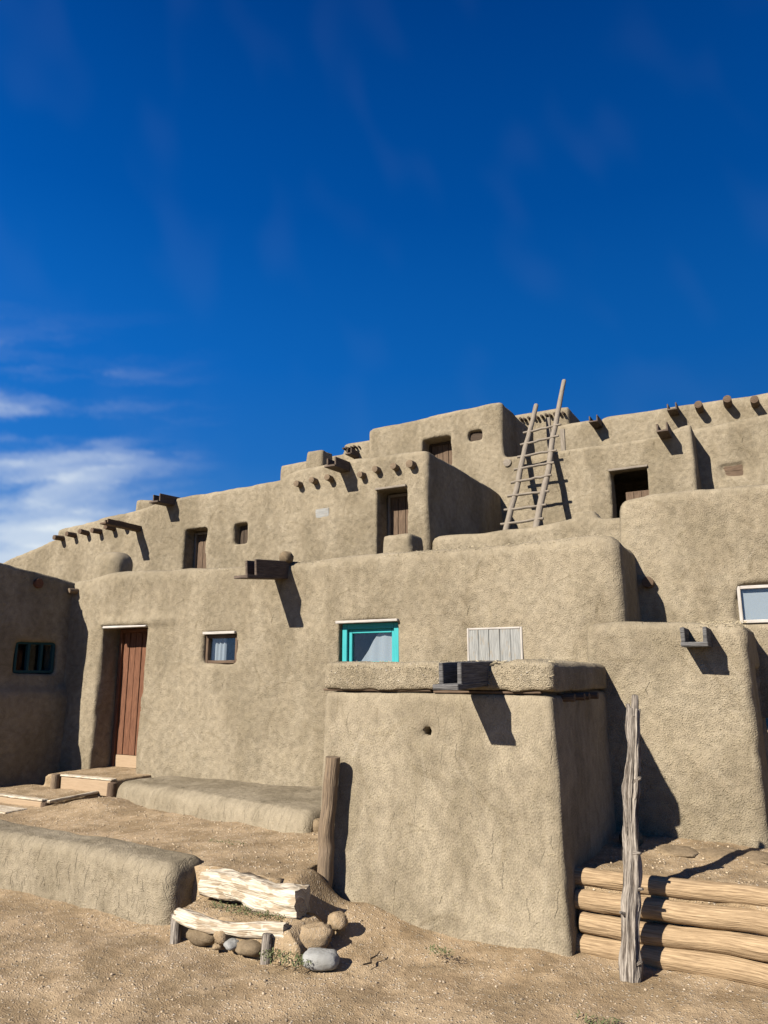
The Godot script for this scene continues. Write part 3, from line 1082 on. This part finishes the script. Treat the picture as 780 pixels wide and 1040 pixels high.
func build_upper_houses() -> void:
	# second storey, left wing
	var t := thing("adobe_house", "second-storey adobe house with two doors and rows of round beam ends", "house", Vector3(-9.0, 2.8, -10.2))
	var f := Field.new(71)
	f.a1 = 0.03
	f.masses.append(mass(-13.42, -4.78, -10.02, -13.4, 0.075, [-13.4, 4.55, -12.15, 4.66, -11.05, 4.76, -10.0, 4.86, -8.8, 4.87, -7.64, 4.92, -7.45, 5.0, -7.1, 5.03, -6.4, 5.06, -5.5, 5.045, -4.8, 5.03], 0.012, 0.012))
	f.masses.append(mass(-17.5, -13.2, -10.02, -13.4, 0.075, [-17.5, 3.6, -15.2, 3.97, -13.5, 4.36, -13.2, 4.4], 0.012, 0.012))
	cut(f, -9.80, -9.25, 2.0, 4.205, -9.97, 0.40)
	cut(f, -8.61, -8.30, 3.83, 4.195, -9.97, 0.24)
	cut(f, -6.86, -6.585, 4.115, 4.28, -9.97, 0.05)
	cut(f, -5.68, -5.15, 2.0, 4.47, -9.97, 0.45)
	adobe_wall(t, f, Vector3(-17.0, 2.5, -13.4), Vector3(-4.6, 5.25, -9.75), 0.044, M.adobe_far)
	door(t, -9.79, -9.26, 2.75, 4.19, -10.33, 3, M.brown, M.ladder)
	door(t, -5.66, -5.17, 2.75, 4.45, -10.38, 3, M.brown, M.ladder)
	part(t, "lintel", bev(Vector3(0.55, 0.035, 0.08), 0.006), M.ladder, Vector3(-5.415, 4.475, -10.0))
	var w := part(t, "window", bev(Vector3(0.32, 0.37, 0.02), 0.003), M.dark, Vector3(-8.455, 4.01, -10.20), Basis.IDENTITY, "small opening closed with dark boards")
	for i in 3:
		part(w, "board", bev(Vector3(0.095, 0.35, 0.02), 0.003, 0.002, i), M.dark, Vector3(-8.555 + i * 0.1, 4.01, -10.18))
	part(t, "blocked_window", bev(Vector3(0.27, 0.16, 0.02), 0.004, 0.004), M.panel, Vector3(-6.722, 4.197, -10.01))
	var s := 0
	for v in [[-13.20, 4.345], [-12.83, 4.37], [-12.45, 4.375], [-12.07, 4.385], [-11.70, 4.41], [-11.40, 4.45]]:
		viga(t, v[0], v[1], -10.0, 0.055, 0.20, M.brown, s)
		s += 1
	for v in [[-7.17, 4.75], [-6.87, 4.762], [-6.57, 4.76], [-5.92, 4.745], [-5.65, 4.788], [-5.325, 4.778], [-5.02, 4.80]]:
		viga(t, v[0], v[1], -10.0, 0.055 if s < 12 else 0.066, 0.12, M.post, s)
		s += 1
	canale(t, -10.20, 4.72, -10.0, 0.22, 0.14, 0.36, 0.42, M.trough, 0.02)
	canale(t, -6.29, 4.86, -10.0, 0.2, 0.13, 0.42, 0.46, M.trough, 0.02)
	canale(t, -11.0, 4.30, -10.0, 0.16, 0.07, 0.80, 0.85, M.brown, 0.0)
	var c := Field.new(72)
	c.masses.append(mass(-7.45, -7.08, -10.5, -10.9, 0.04, [-7.5, 5.52, -7.0, 5.52], 0.0, 0.01))
	adobe_wall(t, c, Vector3(-7.7, 4.8, -11.1), Vector3(-6.9, 5.7, -10.3), 0.05, M.adobe_far, "chimney")
	c = Field.new(73)
	c.masses.append(mass(-11.98, -11.5, -10.75, -11.2, 0.07, [-12, 5.2, -11.4, 5.13], 0.0, 0.01))
	adobe_wall(t, c, Vector3(-12.2, 4.6, -11.4), Vector3(-11.2, 5.4, -10.5), 0.05, M.adobe_far, "chimney")

	# raised roof terrace that carries the ladder
	t = thing("roof_terrace", "low adobe roof terrace below the tall ladder", "terrace", Vector3(-3.0, 2.8, -10.2))
	f = Field.new(74)
	f.a1 = 0.025
	f.masses.append(mass(-4.75, 2.6, -10.02, -13.4, 0.10, [-4.8, 3.64, -3.4, 3.64, -2.7, 3.69, -2.0, 3.66, 2.6, 3.66], 0.01, 0.0))
	f.masses.append(mass(-2.6, -2.27, -10.1, -10.5, 0.06, [-2.7, 3.80, -2.2, 3.80], 0.0, 0.01))
	adobe_wall(t, f, Vector3(-5.0, 2.4, -13.3), Vector3(2.8, 4.0, -9.8), 0.066, M.adobe_far)

	# third storey block and the lower wall beside it
	t = thing("adobe_house", "third-storey adobe block with half-hidden door and tiny window", "house", Vector3(-6.0, 3.4, -13.5))
	f = Field.new(75)
	f.a1 = 0.03
	f.masses.append(mass(-7.78, -4.71, -13.33, -15.6, 0.07, [-7.78, 6.82, -7.6, 6.85, -6.2, 6.87, -4.9, 6.93, -4.7, 6.91], 0.006, 0.006))
	f.masses.append(mass(-7.7, -1.25, -13.33, -16.2, 0.07, [-7.7, 5.75, -4.8, 5.74, -3.7, 5.72, -2.6, 5.71, -1.72, 5.72, -1.5, 5.85, -1.3, 5.88], 0.006, 0.004))
	f.blend = 0.03
	cut(f, -6.48, -5.85, 3.0, 6.375, -13.28, 0.45)
	cut(f, -5.44, -5.16, 6.195, 6.39, -13.28, 0.2)
	cut(f, -2.69, -2.05, 3.0, 5.185, -13.28, 0.6)
	f.cuts.append([Vector3(-2.4, 4.4, -14.45), Vector3(0.8, 1.0, 0.8), 0.0])
	adobe_wall(t, f, Vector3(-8.0, 3.3, -15.4), Vector3(-1.0, 7.1, -13.05), 0.047, M.adobe_far)
	door(t, -6.47, -5.86, 4.6, 6.36, -13.70, 4, M.brown, M.dark)
	part(t, "window", bev(Vector3(0.27, 0.19, 0.02), 0.003), M.dark, Vector3(-5.30, 6.293, -13.45))
	# half door with dark room above it
	var d := part(t, "door", bev(Vector3(0.42, 1.25, 0.03), 0.004), M.brown, Vector3(-2.28, 4.2, -13.62), Basis.IDENTITY, "short weathered brown half door")
	for i in 3:
		part(d, "plank", bev(Vector3(0.135, 1.23, 0.02), 0.003, 0.002, i), M.brown, Vector3(-2.42 + i * 0.14, 4.2, -13.59))
	part(t, "lintel", bev(Vector3(0.68, 0.04, 0.1), 0.006), M.ladder, Vector3(-2.37, 5.195, -13.33))
	viga(t, -4.62, 5.61, -13.3, 0.085, 0.02, M.ladder, 31)
	canale(t, -1.68, 5.66, -13.3, 0.19, 0.13, 0.42, 0.44, M.trough, 0.0)
	c = Field.new(79)
	c.masses.append(mass(-4.05, -3.5, -13.33, -13.6, 0.05, [-4.1, 5.06, -3.4, 5.04], 0.0, 0.0, 4.72))
	c.a1 = 0.05
	adobe_wall(t, c, Vector3(-4.3, 4.5, -13.7), Vector3(-3.2, 5.2, -13.1), 0.04, M.pink, "plaster_patch")

	# set-back wall at the right with a little boarded window
	t = thing("adobe_house", "set-back third-storey adobe wall with one little dark shuttered window", "house", Vector3(0.3, 3.4, -14.2))
	f = Field.new(91)
	f.a1 = 0.03
	f.masses.append(mass(-1.5, 3.0, -14.02, -16.8, 0.10, [-1.5, 5.96, -1.1, 6.0, -0.06, 6.07, 3.0, 6.08], 0.006, 0.0))
	cut(f, -0.905, -0.535, 4.975, 5.225, -13.97, 0.12)
	adobe_wall(t, f, Vector3(-1.7, 3.4, -16.8), Vector3(3.2, 6.3, -13.8), 0.05, M.adobe_far)
	w = part(t, "shutter", bev(Vector3(0.36, 0.24, 0.02), 0.003), M.dark, Vector3(-0.72, 5.1, -14.10))
	for i in 2:
		part(w, "board", bev(Vector3(0.34, 0.108, 0.02), 0.003, 0.003, i), M.brown, Vector3(-0.72, 5.045 + 0.112 * i, -14.085))
	c = Field.new(92)
	c.masses.append(mass(-0.42, 1.5, -14.025, -14.3, 0.04, [-0.45, 6.0, 1.5, 6.03], 0.0, 0.05, 5.62))
	c.a1 = 0.05
	adobe_wall(t, c, Vector3(-0.7, 5.4, -14.4), Vector3(1.8, 6.2, -13.85), 0.045, M.pink, "plaster_patch")

	# fourth storey
	t = thing("adobe_house", "topmost adobe house at the back with projecting round beams", "house", Vector3(-1.5, 5.7, -16.7))
	f = Field.new(93)
	f.a1 = 0.03
	f.masses.append(mass(-3.46, 3.4, -16.52, -19.0, 0.10, [-3.4, 7.37, -1.76, 7.35, 0.0, 7.31, 3.4, 7.3], 0.004, 0.0))
	f.masses.append(mass(-7.5, -3.62, -16.55, -19.0, 0.10, [-7.0, 7.33, -4.6, 7.34, -3.6, 7.36], 0.004, 0.0))
	f.masses.append(mass(-7.5, 3.4, -16.60, -19.0, 0.08, [-7, 7.15, 3.4, 7.15], 0.004, 0.0))
	adobe_wall(t, f, Vector3(-7.6, 5.6, -18.2), Vector3(3.6, 7.6, -16.3), 0.085, M.adobe_far)
	s = 40
	for v in [[-1.35, 7.15], [-0.80, 7.16], [-0.28, 7.08], [0.25, 7.1]]:
		viga(t, v[0], v[1], -16.5, 0.085, 0.36, M.brown, s)
		s += 1
	canale(t, -1.87, 7.12, -16.5, 0.2, 0.13, 0.4, 0.42, M.trough, 0.0)
	canale(t, -3.54, 7.13, -16.5, 0.2, 0.13, 0.4, 0.42, M.trough, 0.0)

	# far blocks seen past the third storey
	t = thing("adobe_house", "far adobe block behind the ladder with a row of little beam ends", "house", Vector3(-5.3, 7.0, -18.2))
	f = Field.new(94)
	f.masses.append(mass(-9.0, -4.56, -18.02, -20.0, 0.09, [-9, 8.36, -6.0, 8.35, -4.6, 8.32], 0.004, 0.0))
	adobe_wall(t, f, Vector3(-9.2, 6.6, -20.0), Vector3(-4.3, 8.6, -17.8), 0.09, M.adobe_far)
	for i in 11:
		viga(t, -5.82 + i * 0.115, 8.13 - i * 0.002, -18.0, 0.036, 0.14, M.dark, 50 + i)
	t = thing("adobe_house", "far low adobe block left of the third storey with tiny beam ends", "house", Vector3(-9.2, 5.0, -15.2))
	f = Field.new(95)
	f.masses.append(mass(-9.5, -7.4, -15.02, -17.0, 0.08, [-9.5, 7.24, -7.4, 7.25], 0.004, 0.0))
	f.masses.append(mass(-11.5, -7.4, -15.06, -17.0, 0.08, [-11.5, 6.95, -10.0, 7.0, -7.4, 7.0], 0.004, 0.0))
	adobe_wall(t, f, Vector3(-11.7, 4.8, -16.8), Vector3(-7.2, 7.45, -14.8), 0.085, M.adobe_far)
	for i in 5:
		viga(t, -9.40 + i * 0.075, 7.045, -15.0, 0.028, 0.14, M.dark, 70 + i)
	viga(t, -9.02, 7.05, -15.0, 0.022, 0.06, M.dark, 77)
	canale(t, -9.1, 6.80, -15.0, 0.16, 0.12, 0.35, 0.4, M.trough, 0.0)

# ------------------------------------------------------------------ yard
func build_yard() -> void:
	# low wall along the yard
	var t := thing("adobe_low_wall", "low rounded adobe wall with drying cracks beside the yard steps", "low wall", Vector3(-6.5, 0.0, -4.05))
	var f := Field.new(101)
	f.masses.append(mass(-9.5, -3.72, -3.86, -4.22, 0.09, [-9.5, 0.42, -5.3, 0.41, -4.4, 0.40, -3.7, 0.365], 0.05, 0.04))
	f.a1 = 0.02
	f.a2 = 0.006
	adobe_wall(t, f, Vector3(-9.4, -0.15, -4.5), Vector3(-3.4, 0.6, -3.6), 0.026, M.crackle)
	# bench against the house
	t = thing("adobe_bench", "low cracked adobe bench along the foot of the long house", "bench", Vector3(-5.0, 0.28, -5.9))
	f = Field.new(102)
	var bm := mass(-6.5, -3.60, -5.86, -6.7, 0.10, [-6.5, 0.475, -3.6, 0.495], 0.20, 0.04)
	bm.zx = 0.215
	f.masses.append(bm)
	f.blend = 0.2
	f.a1 = 0.02
	adobe_wall(t, f, Vector3(-6.9, 0.1, -6.75), Vector3(-3.35, 0.65, -5.0), 0.03, M.crackle)
	# door steps: three earth steps edged with planks
	t = thing("door_steps", "earth steps edged with pale planks leading to the plank door", "steps", Vector3(-7.2, 0.27, -5.7))
	f = Field.new(103)
	f.masses.append(mass(-7.75, -6.62, -5.93, -6.85, 0.02, [-8, 0.465, -6, 0.465], 0.0, 0.0))
	f.masses.append(mass(-8.4, -6.78, -5.27, -6.0, 0.02, [-9, 0.335, -6, 0.335], 0.0, 0.0))
	f.masses.append(mass(-8.6, -6.80, -5.03, -5.4, 0.02, [-9, 0.255, -6, 0.255], 0.0, 0.0))
	f.blend = 0.02
	f.a1 = 0.01
	adobe_wall(t, f, Vector3(-8.7, 0.1, -6.9), Vector3(-6.4, 0.6, -4.9), 0.03, M.dirt, "tread")
	part(t, "riser", bev(Vector3(0.80, 0.165, 0.05), 0.008, 0.004, 1), M.kick, Vector3(-7.0, 0.385, -5.90))
	part(t, "riser", bev(Vector3(1.60, 0.125, 0.05), 0.008, 0.004, 2), M.kick, Vector3(-7.62, 0.275, -5.24))
	part(t, "nosing", bev(Vector3(0.82, 0.018, 0.08), 0.005, 0.003, 3), M.bleached, Vector3(-7.0, 0.478, -5.905))
	part(t, "nosing", bev(Vector3(1.62, 0.018, 0.08), 0.005, 0.003, 4), M.bleached, Vector3(-7.62, 0.347, -5.245))
	part(t, "nosing", bev(Vector3(1.55, 0.03, 0.24), 0.006, 0.004, 5), M.bleached, Vector3(-7.68, 0.262, -5.0))
	part(t, "side_board", bev(Vector3(0.045, 0.03, 0.75), 0.006, 0.004, 6), M.bleached, Vector3(-6.76, 0.345, -5.58), Basis(Vector3.UP, 0.12))
	part(t, "stake", pole(Vector3(-7.47, 0.2, -5.86), Vector3(-7.47, 0.485, -5.86), 0.05, 0.047, 0.008, 5, 4, 10), M.post)
	part(t, "stake", pole(Vector3(-6.58, 0.2, -5.88), Vector3(-6.58, 0.45, -5.88), 0.05, 0.05, 0.008, 6, 4, 10), M.brown)
	part(t, "stake", pole(Vector3(-6.80, 0.1, -5.24), Vector3(-6.80, 0.325, -5.24), 0.045, 0.042, 0.008, 7, 4, 10), M.brown)

	# steps up into the yard
	t = thing("yard_steps", "two rough steps of bleached timber over stones by the log post", "steps", Vector3(-3.1, 0.0, -3.9))
	var sg := sheet(spaced(-3.62, -2.62, 0.03, 0.0), spaced(-4.12, -3.76, 0.03, 0.0), func(x, z): return 0.150 + 0.02 * smoothstep(-3.8, -4.1, z) + gn2.get_noise_2d(x, z) * 0.02 + gn3.get_noise_2d(x, z) * 0.012 - 0.10 * smoothstep(-2.75, -2.62, x), 0.2)
	part(t, "tread", sg, M.dirt)
	var path := []
	var rad := []
	for i in 12:
		var u := i / 11.0
		path.append(Vector3(lerpf(-3.53, -2.76, u), 0.148 - 0.028 * sin(u * PI), lerpf(-3.735, -3.80, u) + 0.02 * sin(u * 5.0)))
		rad.append(0.036 + 0.006 * sin(u * 9.0))
	part(t, "lower_nosing", tube(path, rad, 20, 0.016, 8, 6.0, 5.0, 0.1, 0.75), M.bleached)
	path = []
	rad = []
	for i in 14:
		var u := i / 13.0
		path.append(Vector3(lerpf(-3.56, -2.79, u), lerpf(0.262, 0.248, u) + 0.012 * sin(u * 6.0), lerpf(-4.02, -4.02, u)))
		rad.append(lerpf(0.072, 0.085, u))
	part(t, "upper_beam", tube(path, rad, 24, 0.03, 9, 7.0, 4.0, 0.05, 0.85), M.bleached)
	part(t, "stake", pole(Vector3(-3.50, -0.1, -3.70), Vector3(-3.53, 0.15, -3.73), 0.038, 0.032, 0.012, 2, 5, 10), M.grey)
	part(t, "stake", pole(Vector3(-2.845, -0.1, -3.735), Vector3(-2.85, 0.135, -3.755), 0.028, 0.024, 0.01, 3, 5, 10), M.grey)
	var k := 0
	for v in [[-3.33, 0.055, 0.22, 0.11, "b"], [-3.175, 0.075, 0.09, 0.085, "t"], [-3.19, 0.02, 0.07, 0.04, "t"], [-3.10, 0.04, 0.085, 0.05, "g"], [-2.97, 0.04, 0.17, 0.08, "b"]]:
		var mat: Material = M.stone_brown if v[4] == "b" else (M.stone_grey if v[4] == "g" else M.stone_tan)
		part(t, "stone", stone(Vector3(v[2], v[3], 0.14), 20 + k), mat, Vector3(v[0], v[1], -3.765), Basis(Vector3.UP, 0.08) * Basis(Vector3.BACK, -0.12 if k == 3 else 0.03))
		k += 1

	# loose rocks at the end of the steps
	var r := part(self, "rock", stone(Vector3(0.32, 0.15, 0.16), 37, 0.3, 14), M.stone_tan, Vector3(-2.70, 0.07, -3.93), Basis(Vector3.UP, 0.7) * Basis(Vector3.BACK, 0.3))
	tag(r, "large tan angular rock at the foot of the log post", "rock")
	r = part(self, "rock", stone(Vector3(0.215, 0.10, 0.15), 34, 0.12, 14), M.stone_grey, Vector3(-2.51, 0.045, -3.80), Basis(Vector3.UP, 0.3))
	tag(r, "smooth grey oval river stone beside the yard steps", "rock")
	r = part(self, "rock", stone(Vector3(0.12, 0.10, 0.12), 36, 0.3, 10), M.stone_tan, Vector3(-2.62, 0.13, -4.15), Basis(Vector3.UP, 0.3))
	tag(r, "small tan rock half buried between the log post and the storeroom", "rock")
	r = part(self, "stone_block", stone(Vector3(0.14, 0.12, 0.12), 38, 0.15, 10), M.flag, Vector3(-3.60, 0.38, -5.36), Basis(Vector3.UP, 0.2))
	tag(r, "small pale stone block at the end of the adobe bench", "stone")
	r = part(self, "rock", stone(Vector3(0.16, 0.1, 0.14), 44, 0.3, 10), M.stone_brown, Vector3(-1.18, 0.46, -5.72))
	tag(r, "brown rock in the shade behind the storeroom on the log terrace", "rock")
	# log post by the steps
	var p := part(self, "log_post", pole(Vector3(-2.965, -0.1, -4.46), Vector3(-2.885, 1.035, -4.48), 0.058, 0.05, 0.006, 12, 26, 16, 0.03, 0.15), M.post)
	tag(p, "brown peeled log post standing against the storeroom by the steps", "post")

	# gnarled grey post before the log wall
	t = thing("weathered_post", "gnarled silvery grey post in front of the log terrace", "post", Vector3(-0.985, 0.0, -4.50))
	path = []
	rad = []
	for i in 60:
		var u := i / 59.0
		var y := lerpf(-0.20, 1.40, u)
		path.append(Vector3(-1.0 + 0.125 * u + 0.008 * sin(u * 7.0) + 0.005 * sin(u * 17.0), y, -4.50 - 0.05 * u + 0.01 * sin(u * 9.0)))
		var rr := lerpf(0.049, 0.030, u)
		rr += 0.012 * exp(-pow((u - 0.17) / 0.05, 2)) + 0.008 * exp(-pow((u - 0.36) / 0.03, 2)) + 0.007 * exp(-pow((u - 0.72) / 0.02, 2)) - 0.008 * exp(-pow((u - 0.86) / 0.05, 2))
		rad.append(rr)
	part(t, "trunk", tube(path, rad, 26, 0.03, 14, 9.0, 2.0, 0.1), M.grey)
	part(t, "fork", pole(Vector3(-0.873, 1.36, -4.545), Vector3(-0.862, 1.475, -4.54), 0.026, 0.017, 0.012, 15, 8, 10), M.grey)
	part(t, "fork", pole(Vector3(-0.888, 1.34, -4.545), Vector3(-0.905, 1.425, -4.535), 0.017, 0.012, 0.008, 16, 6, 10), M.grey)
	for v in [[0.98, 0.045, 0.05, 0.035], [0.62, 0.045, 0.012, 0.03], [0.44, 0.05, 0.01, 0.02], [0.05, 0.05, 0.05, 0.05], [0.30, -0.03, 0.03, 0.07]]:
		var u: float = (v[0] + 0.20) / 1.60
		var c := Vector3(-1.0 + 0.125 * u + 0.008 * sin(u * 7.0), v[0], -4.50 - 0.05 * u)
		part(t, "knot", pole(c, c + Vector3(v[1] + signf(v[1]) * 0.015, v[2], v[3]), 0.017, 0.008, 0.006, int(v[0] * 90), 4, 9), M.grey)

	# log retaining wall
	t = thing("log_retaining_wall", "retaining wall of four stacked peeled logs beside the storeroom", "log wall", Vector3(0.2, 0.0, -4.78))
	k = 0
	for v in [[-1.365, 0.392, -4.82, 0.050, 0.060], [-1.325, 0.278, -4.775, 0.056, 0.066], [-1.30, 0.158, -4.755, 0.056, 0.068], [-1.335, 0.036, -4.75, 0.064, 0.07]]:
		part(t, "log", pole(Vector3(v[0], v[1], v[2]), Vector3(1.9, v[1] + 0.02, v[2] - 0.03), v[3], v[4], 0.007, 90 + k, 40, 18, 0.05, 0.12), M.log)
		k += 1
	# earth packed behind the logs
	var e := Field.new(105)
	e.masses.append(mass(-1.42, 2.3, -4.80, -5.2, 0.03, [-1.5, 0.40, 2.4, 0.41], 0.0, 0.0))
	e.a1 = 0.02
	e.a2 = 0.02
	adobe_wall(t, e, Vector3(-1.6, -0.1, -5.2), Vector3(2.3, 0.5, -4.65), 0.035, M.dirt, "packed_earth")
	# flagstones at the small house
	k = 0
	for v in [[-0.86, -5.62, 0.26, 0.30, 0.3], [-0.60, -5.72, 0.30, 0.34, 1.0], [-0.36, -5.68, 0.22, 0.36, 0.1], [-0.08, -5.75, 0.34, 0.34, 0.2]]:
		var fl := part(self, "flagstone", stone(Vector3(v[2], 0.05, v[3]), 60 + k, 0.2, 9), M.flag, Vector3(v[0], 0.425, v[1]), Basis(Vector3.UP, v[4]))
		tag(fl, "flat pale flagstone at the foot of the small adobe house", "flagstone", "flagstones on the log terrace")
		k += 1

# ------------------------------------------------------------------ ladders
func build_ladders() -> void:
	var t := thing("wooden_ladder", "tall pale pole ladder leaning against the upper adobe wall", "ladder", Vector3(-4.0, 3.62, -11.9))
	var lf := Vector3(-4.285, 3.60, -11.83)
	var lc := Vector3(-4.238, 5.70, -13.20)
	var rf := Vector3(-3.745, 3.60, -11.83)
	var rc := Vector3(-3.716, 5.73, -13.20)
	var lt := lf + (lc - lf) * 1.60
	var rt := rf + (rc - rf) * 1.83
	part(t, "rail", pole(lf, lt, 0.058, 0.046, 0.006, 201, 24, 12, 0.035), M.ladder)
	part(t, "rail", pole(rf, rt, 0.062, 0.046, 0.006, 202, 24, 12, 0.035), M.ladder)
	for i in 9:
		var y := 3.86 + i * 0.298
		var u := (y - lf.y) / (lc.y - lf.y)
		var a := lf + (lc - lf) * u
		var b := rf + (rc - rf) * u
		var d := (b - a).normalized()
		part(t, "rung", pole(a - d * 0.12 + Vector3(0, 0, 0.03), b + d * 0.12 + Vector3(0, 0.02 * ((i * 5) % 3 - 1), 0.03), 0.026, 0.024, 0.004, 210 + i, 8, 8, 0.025), M.ladder)
	# ends of a second ladder that comes up through the roof
	t = thing("hatch_ladder", "two pale ladder ends poking up from the roof behind the tall ladder", "ladder", Vector3(-3.92, 5.6, -14.3))
	part(t, "rail", bev(Vector3(0.09, 1.2, 0.06), 0.008, 0.004, 1), M.ladder, Vector3(-4.05, 6.15, -14.3))
	part(t, "rail", bev(Vector3(0.09, 0.95, 0.06), 0.008, 0.004, 2), M.ladder, Vector3(-3.77, 5.98, -14.3))
	part(t, "rung", pole(Vector3(-4.1, 5.9, -14.3), Vector3(-3.72, 5.9, -14.3), 0.025, 0.025, 0.003, 3, 5, 8), M.ladder)

# ------------------------------------------------------------------ pebbles, weeds, twig
func build_small_things() -> void:
	var pm := stone(Vector3.ONE, 5, 0.3, 4)
	var spots: Array[Transform3D] = []
	var cols: Array[Color] = []
	for i in 4200:
		var x := rng.randf_range(-6.0, 1.4)
		var z := rng.randf_range(-4.75, -1.6)
		if x > -1.4 and z < -4.6 or x > -3.1 and x < -1.2 and z < -4.5 or x < -3.55 and z < -3.8:
			continue
		if x > -3.6 and x < -2.6 and z < -3.66:
			continue
		var s := 0.004 + 0.014 * pow(rng.randf(), 5.0)
		var b := Basis(Vector3.UP, rng.randf() * TAU).scaled(Vector3(s, s * rng.randf_range(0.5, 0.9), s * rng.randf_range(0.6, 1.0)))
		spots.append(Transform3D(b, Vector3(x, ground_y(x, z) + s * 0.15, z)))
		var v := rng.randf_range(0.5, 1.1)
		cols.append(Color(0.30 * v, 0.235 * v, 0.16 * v))
	for i in 1600:
		var x := rng.randf_range(-6.6, -3.1)
		var z := rng.randf_range(-5.9, -4.15)
		var s := 0.004 + 0.014 * pow(rng.randf(), 3.0)
		spots.append(Transform3D(Basis(Vector3.UP, rng.randf() * TAU).scaled(Vector3(s, s * 0.7, s * 0.8)), Vector3(x, left_terrace_y(x, z) + s * 0.15, z)))
		var v := rng.randf_range(0.6, 1.1)
		cols.append(Color(0.32 * v, 0.25 * v, 0.165 * v))
	for i in 700:
		var x := rng.randf_range(-1.3, 0.3)
		var z := rng.randf_range(-5.9, -4.9)
		var s := 0.004 + 0.012 * pow(rng.randf(), 3.0)
		spots.append(Transform3D(Basis(Vector3.UP, rng.randf() * TAU).scaled(Vector3(s, s * 0.7, s * 0.8)), Vector3(x, right_terrace_y(x, z) + s * 0.15, z)))
		var v := rng.randf_range(0.6, 1.1)
		cols.append(Color(0.32 * v, 0.25 * v, 0.165 * v))
	var mm := MultiMesh.new()
	mm.transform_format = MultiMesh.TRANSFORM_3D
	mm.use_colors = true
	mm.mesh = pm
	mm.instance_count = spots.size()
	for i in spots.size():
		mm.set_instance_transform(i, spots[i])
		mm.set_instance_color(i, cols[i])
	var pmat := flat(Vector3.ONE, 0.95, 0.2)
	pmat.vertex_color_use_as_albedo = true
	var mi := MultiMeshInstance3D.new()
	mi.multimesh = mm
	mi.material_override = pmat
	mi.name = "pebbles"
	add_child(mi)
	tag(mi, "fine tan gravel strewn over the bare earth", "gravel")
	mi.set_meta("kind", "stuff")
	# creeping weeds
	weed("weed", "creeping green weed on the tread between the two yard steps", Vector3(-3.13, 0.165, -3.90), Vector2(0.30, 0.06), 260, 1)
	weed("weed", "green weed patch round the grey oval stone", Vector3(-2.68, 0.035, -3.72), Vector2(0.18, 0.10), 300, 2)
	weed("weed", "tiny green weed at the foot of the storeroom wall", Vector3(-1.96, 0.05, -4.18), Vector2(0.09, 0.05), 70, 3)
	weed("weed", "sparse green weed on the bare earth before the grey post", Vector3(-0.98, 0.0, -3.86), Vector2(0.14, 0.06), 110, 4)
	weed("weed", "faint dry weed in the middle of the yard", Vector3(-4.0, 0.31, -4.72), Vector2(0.2, 0.06), 90, 5)
	var tw := part(self, "twig", tube([Vector3(-2.27, 0.04, -3.86), Vector3(-2.26, 0.03, -3.93), Vector3(-2.285, 0.035, -3.97), Vector3(-2.27, 0.04, -4.02), Vector3(-2.28, 0.045, -4.06)], [0.004, 0.005, 0.005, 0.004, 0.003], 6, 0.001, 1), M.dark)
	tag(tw, "thin dark crooked twig lying on the earth", "twig")

func weed(called: String, label: String, at: Vector3, size: Vector2, leaves: int, s: int) -> void:
	var rg := RandomNumberGenerator.new()
	rg.seed = s
	var st := SurfaceTool.new()
	st.begin(Mesh.PRIMITIVE_TRIANGLES)
	st.set_smooth_group(-1)
	for i in leaves:
		var a := rg.randf() * TAU
		var q := sqrt(rg.randf())
		var p := Vector3(cos(a) * q * size.x, rg.randf_range(0.0, 0.022), sin(a) * q * size.y)
		var d := Vector3(cos(a * 3.0 + i), rg.randf_range(0.1, 1.0), sin(a * 3.0 + i)).normalized()
		var w := d.cross(Vector3.UP).normalized() * rg.randf_range(0.003, 0.006)
		var ln := rg.randf_range(0.012, 0.028)
		var tip := p + d * ln
		var mid := p + d * ln * 0.5 + Vector3(0, 0.004, 0)
		tri(st, [p, mid - w, mid + w], [Vector2.ZERO, Vector2.ZERO, Vector2.ZERO])
		tri(st, [mid - w, tip, mid + w], [Vector2.ZERO, Vector2.ZERO, Vector2.ZERO])
	st.generate_normals()
	var o := part(self, called, st.commit(), M.weed, at)
	tag(o, label, "weed")
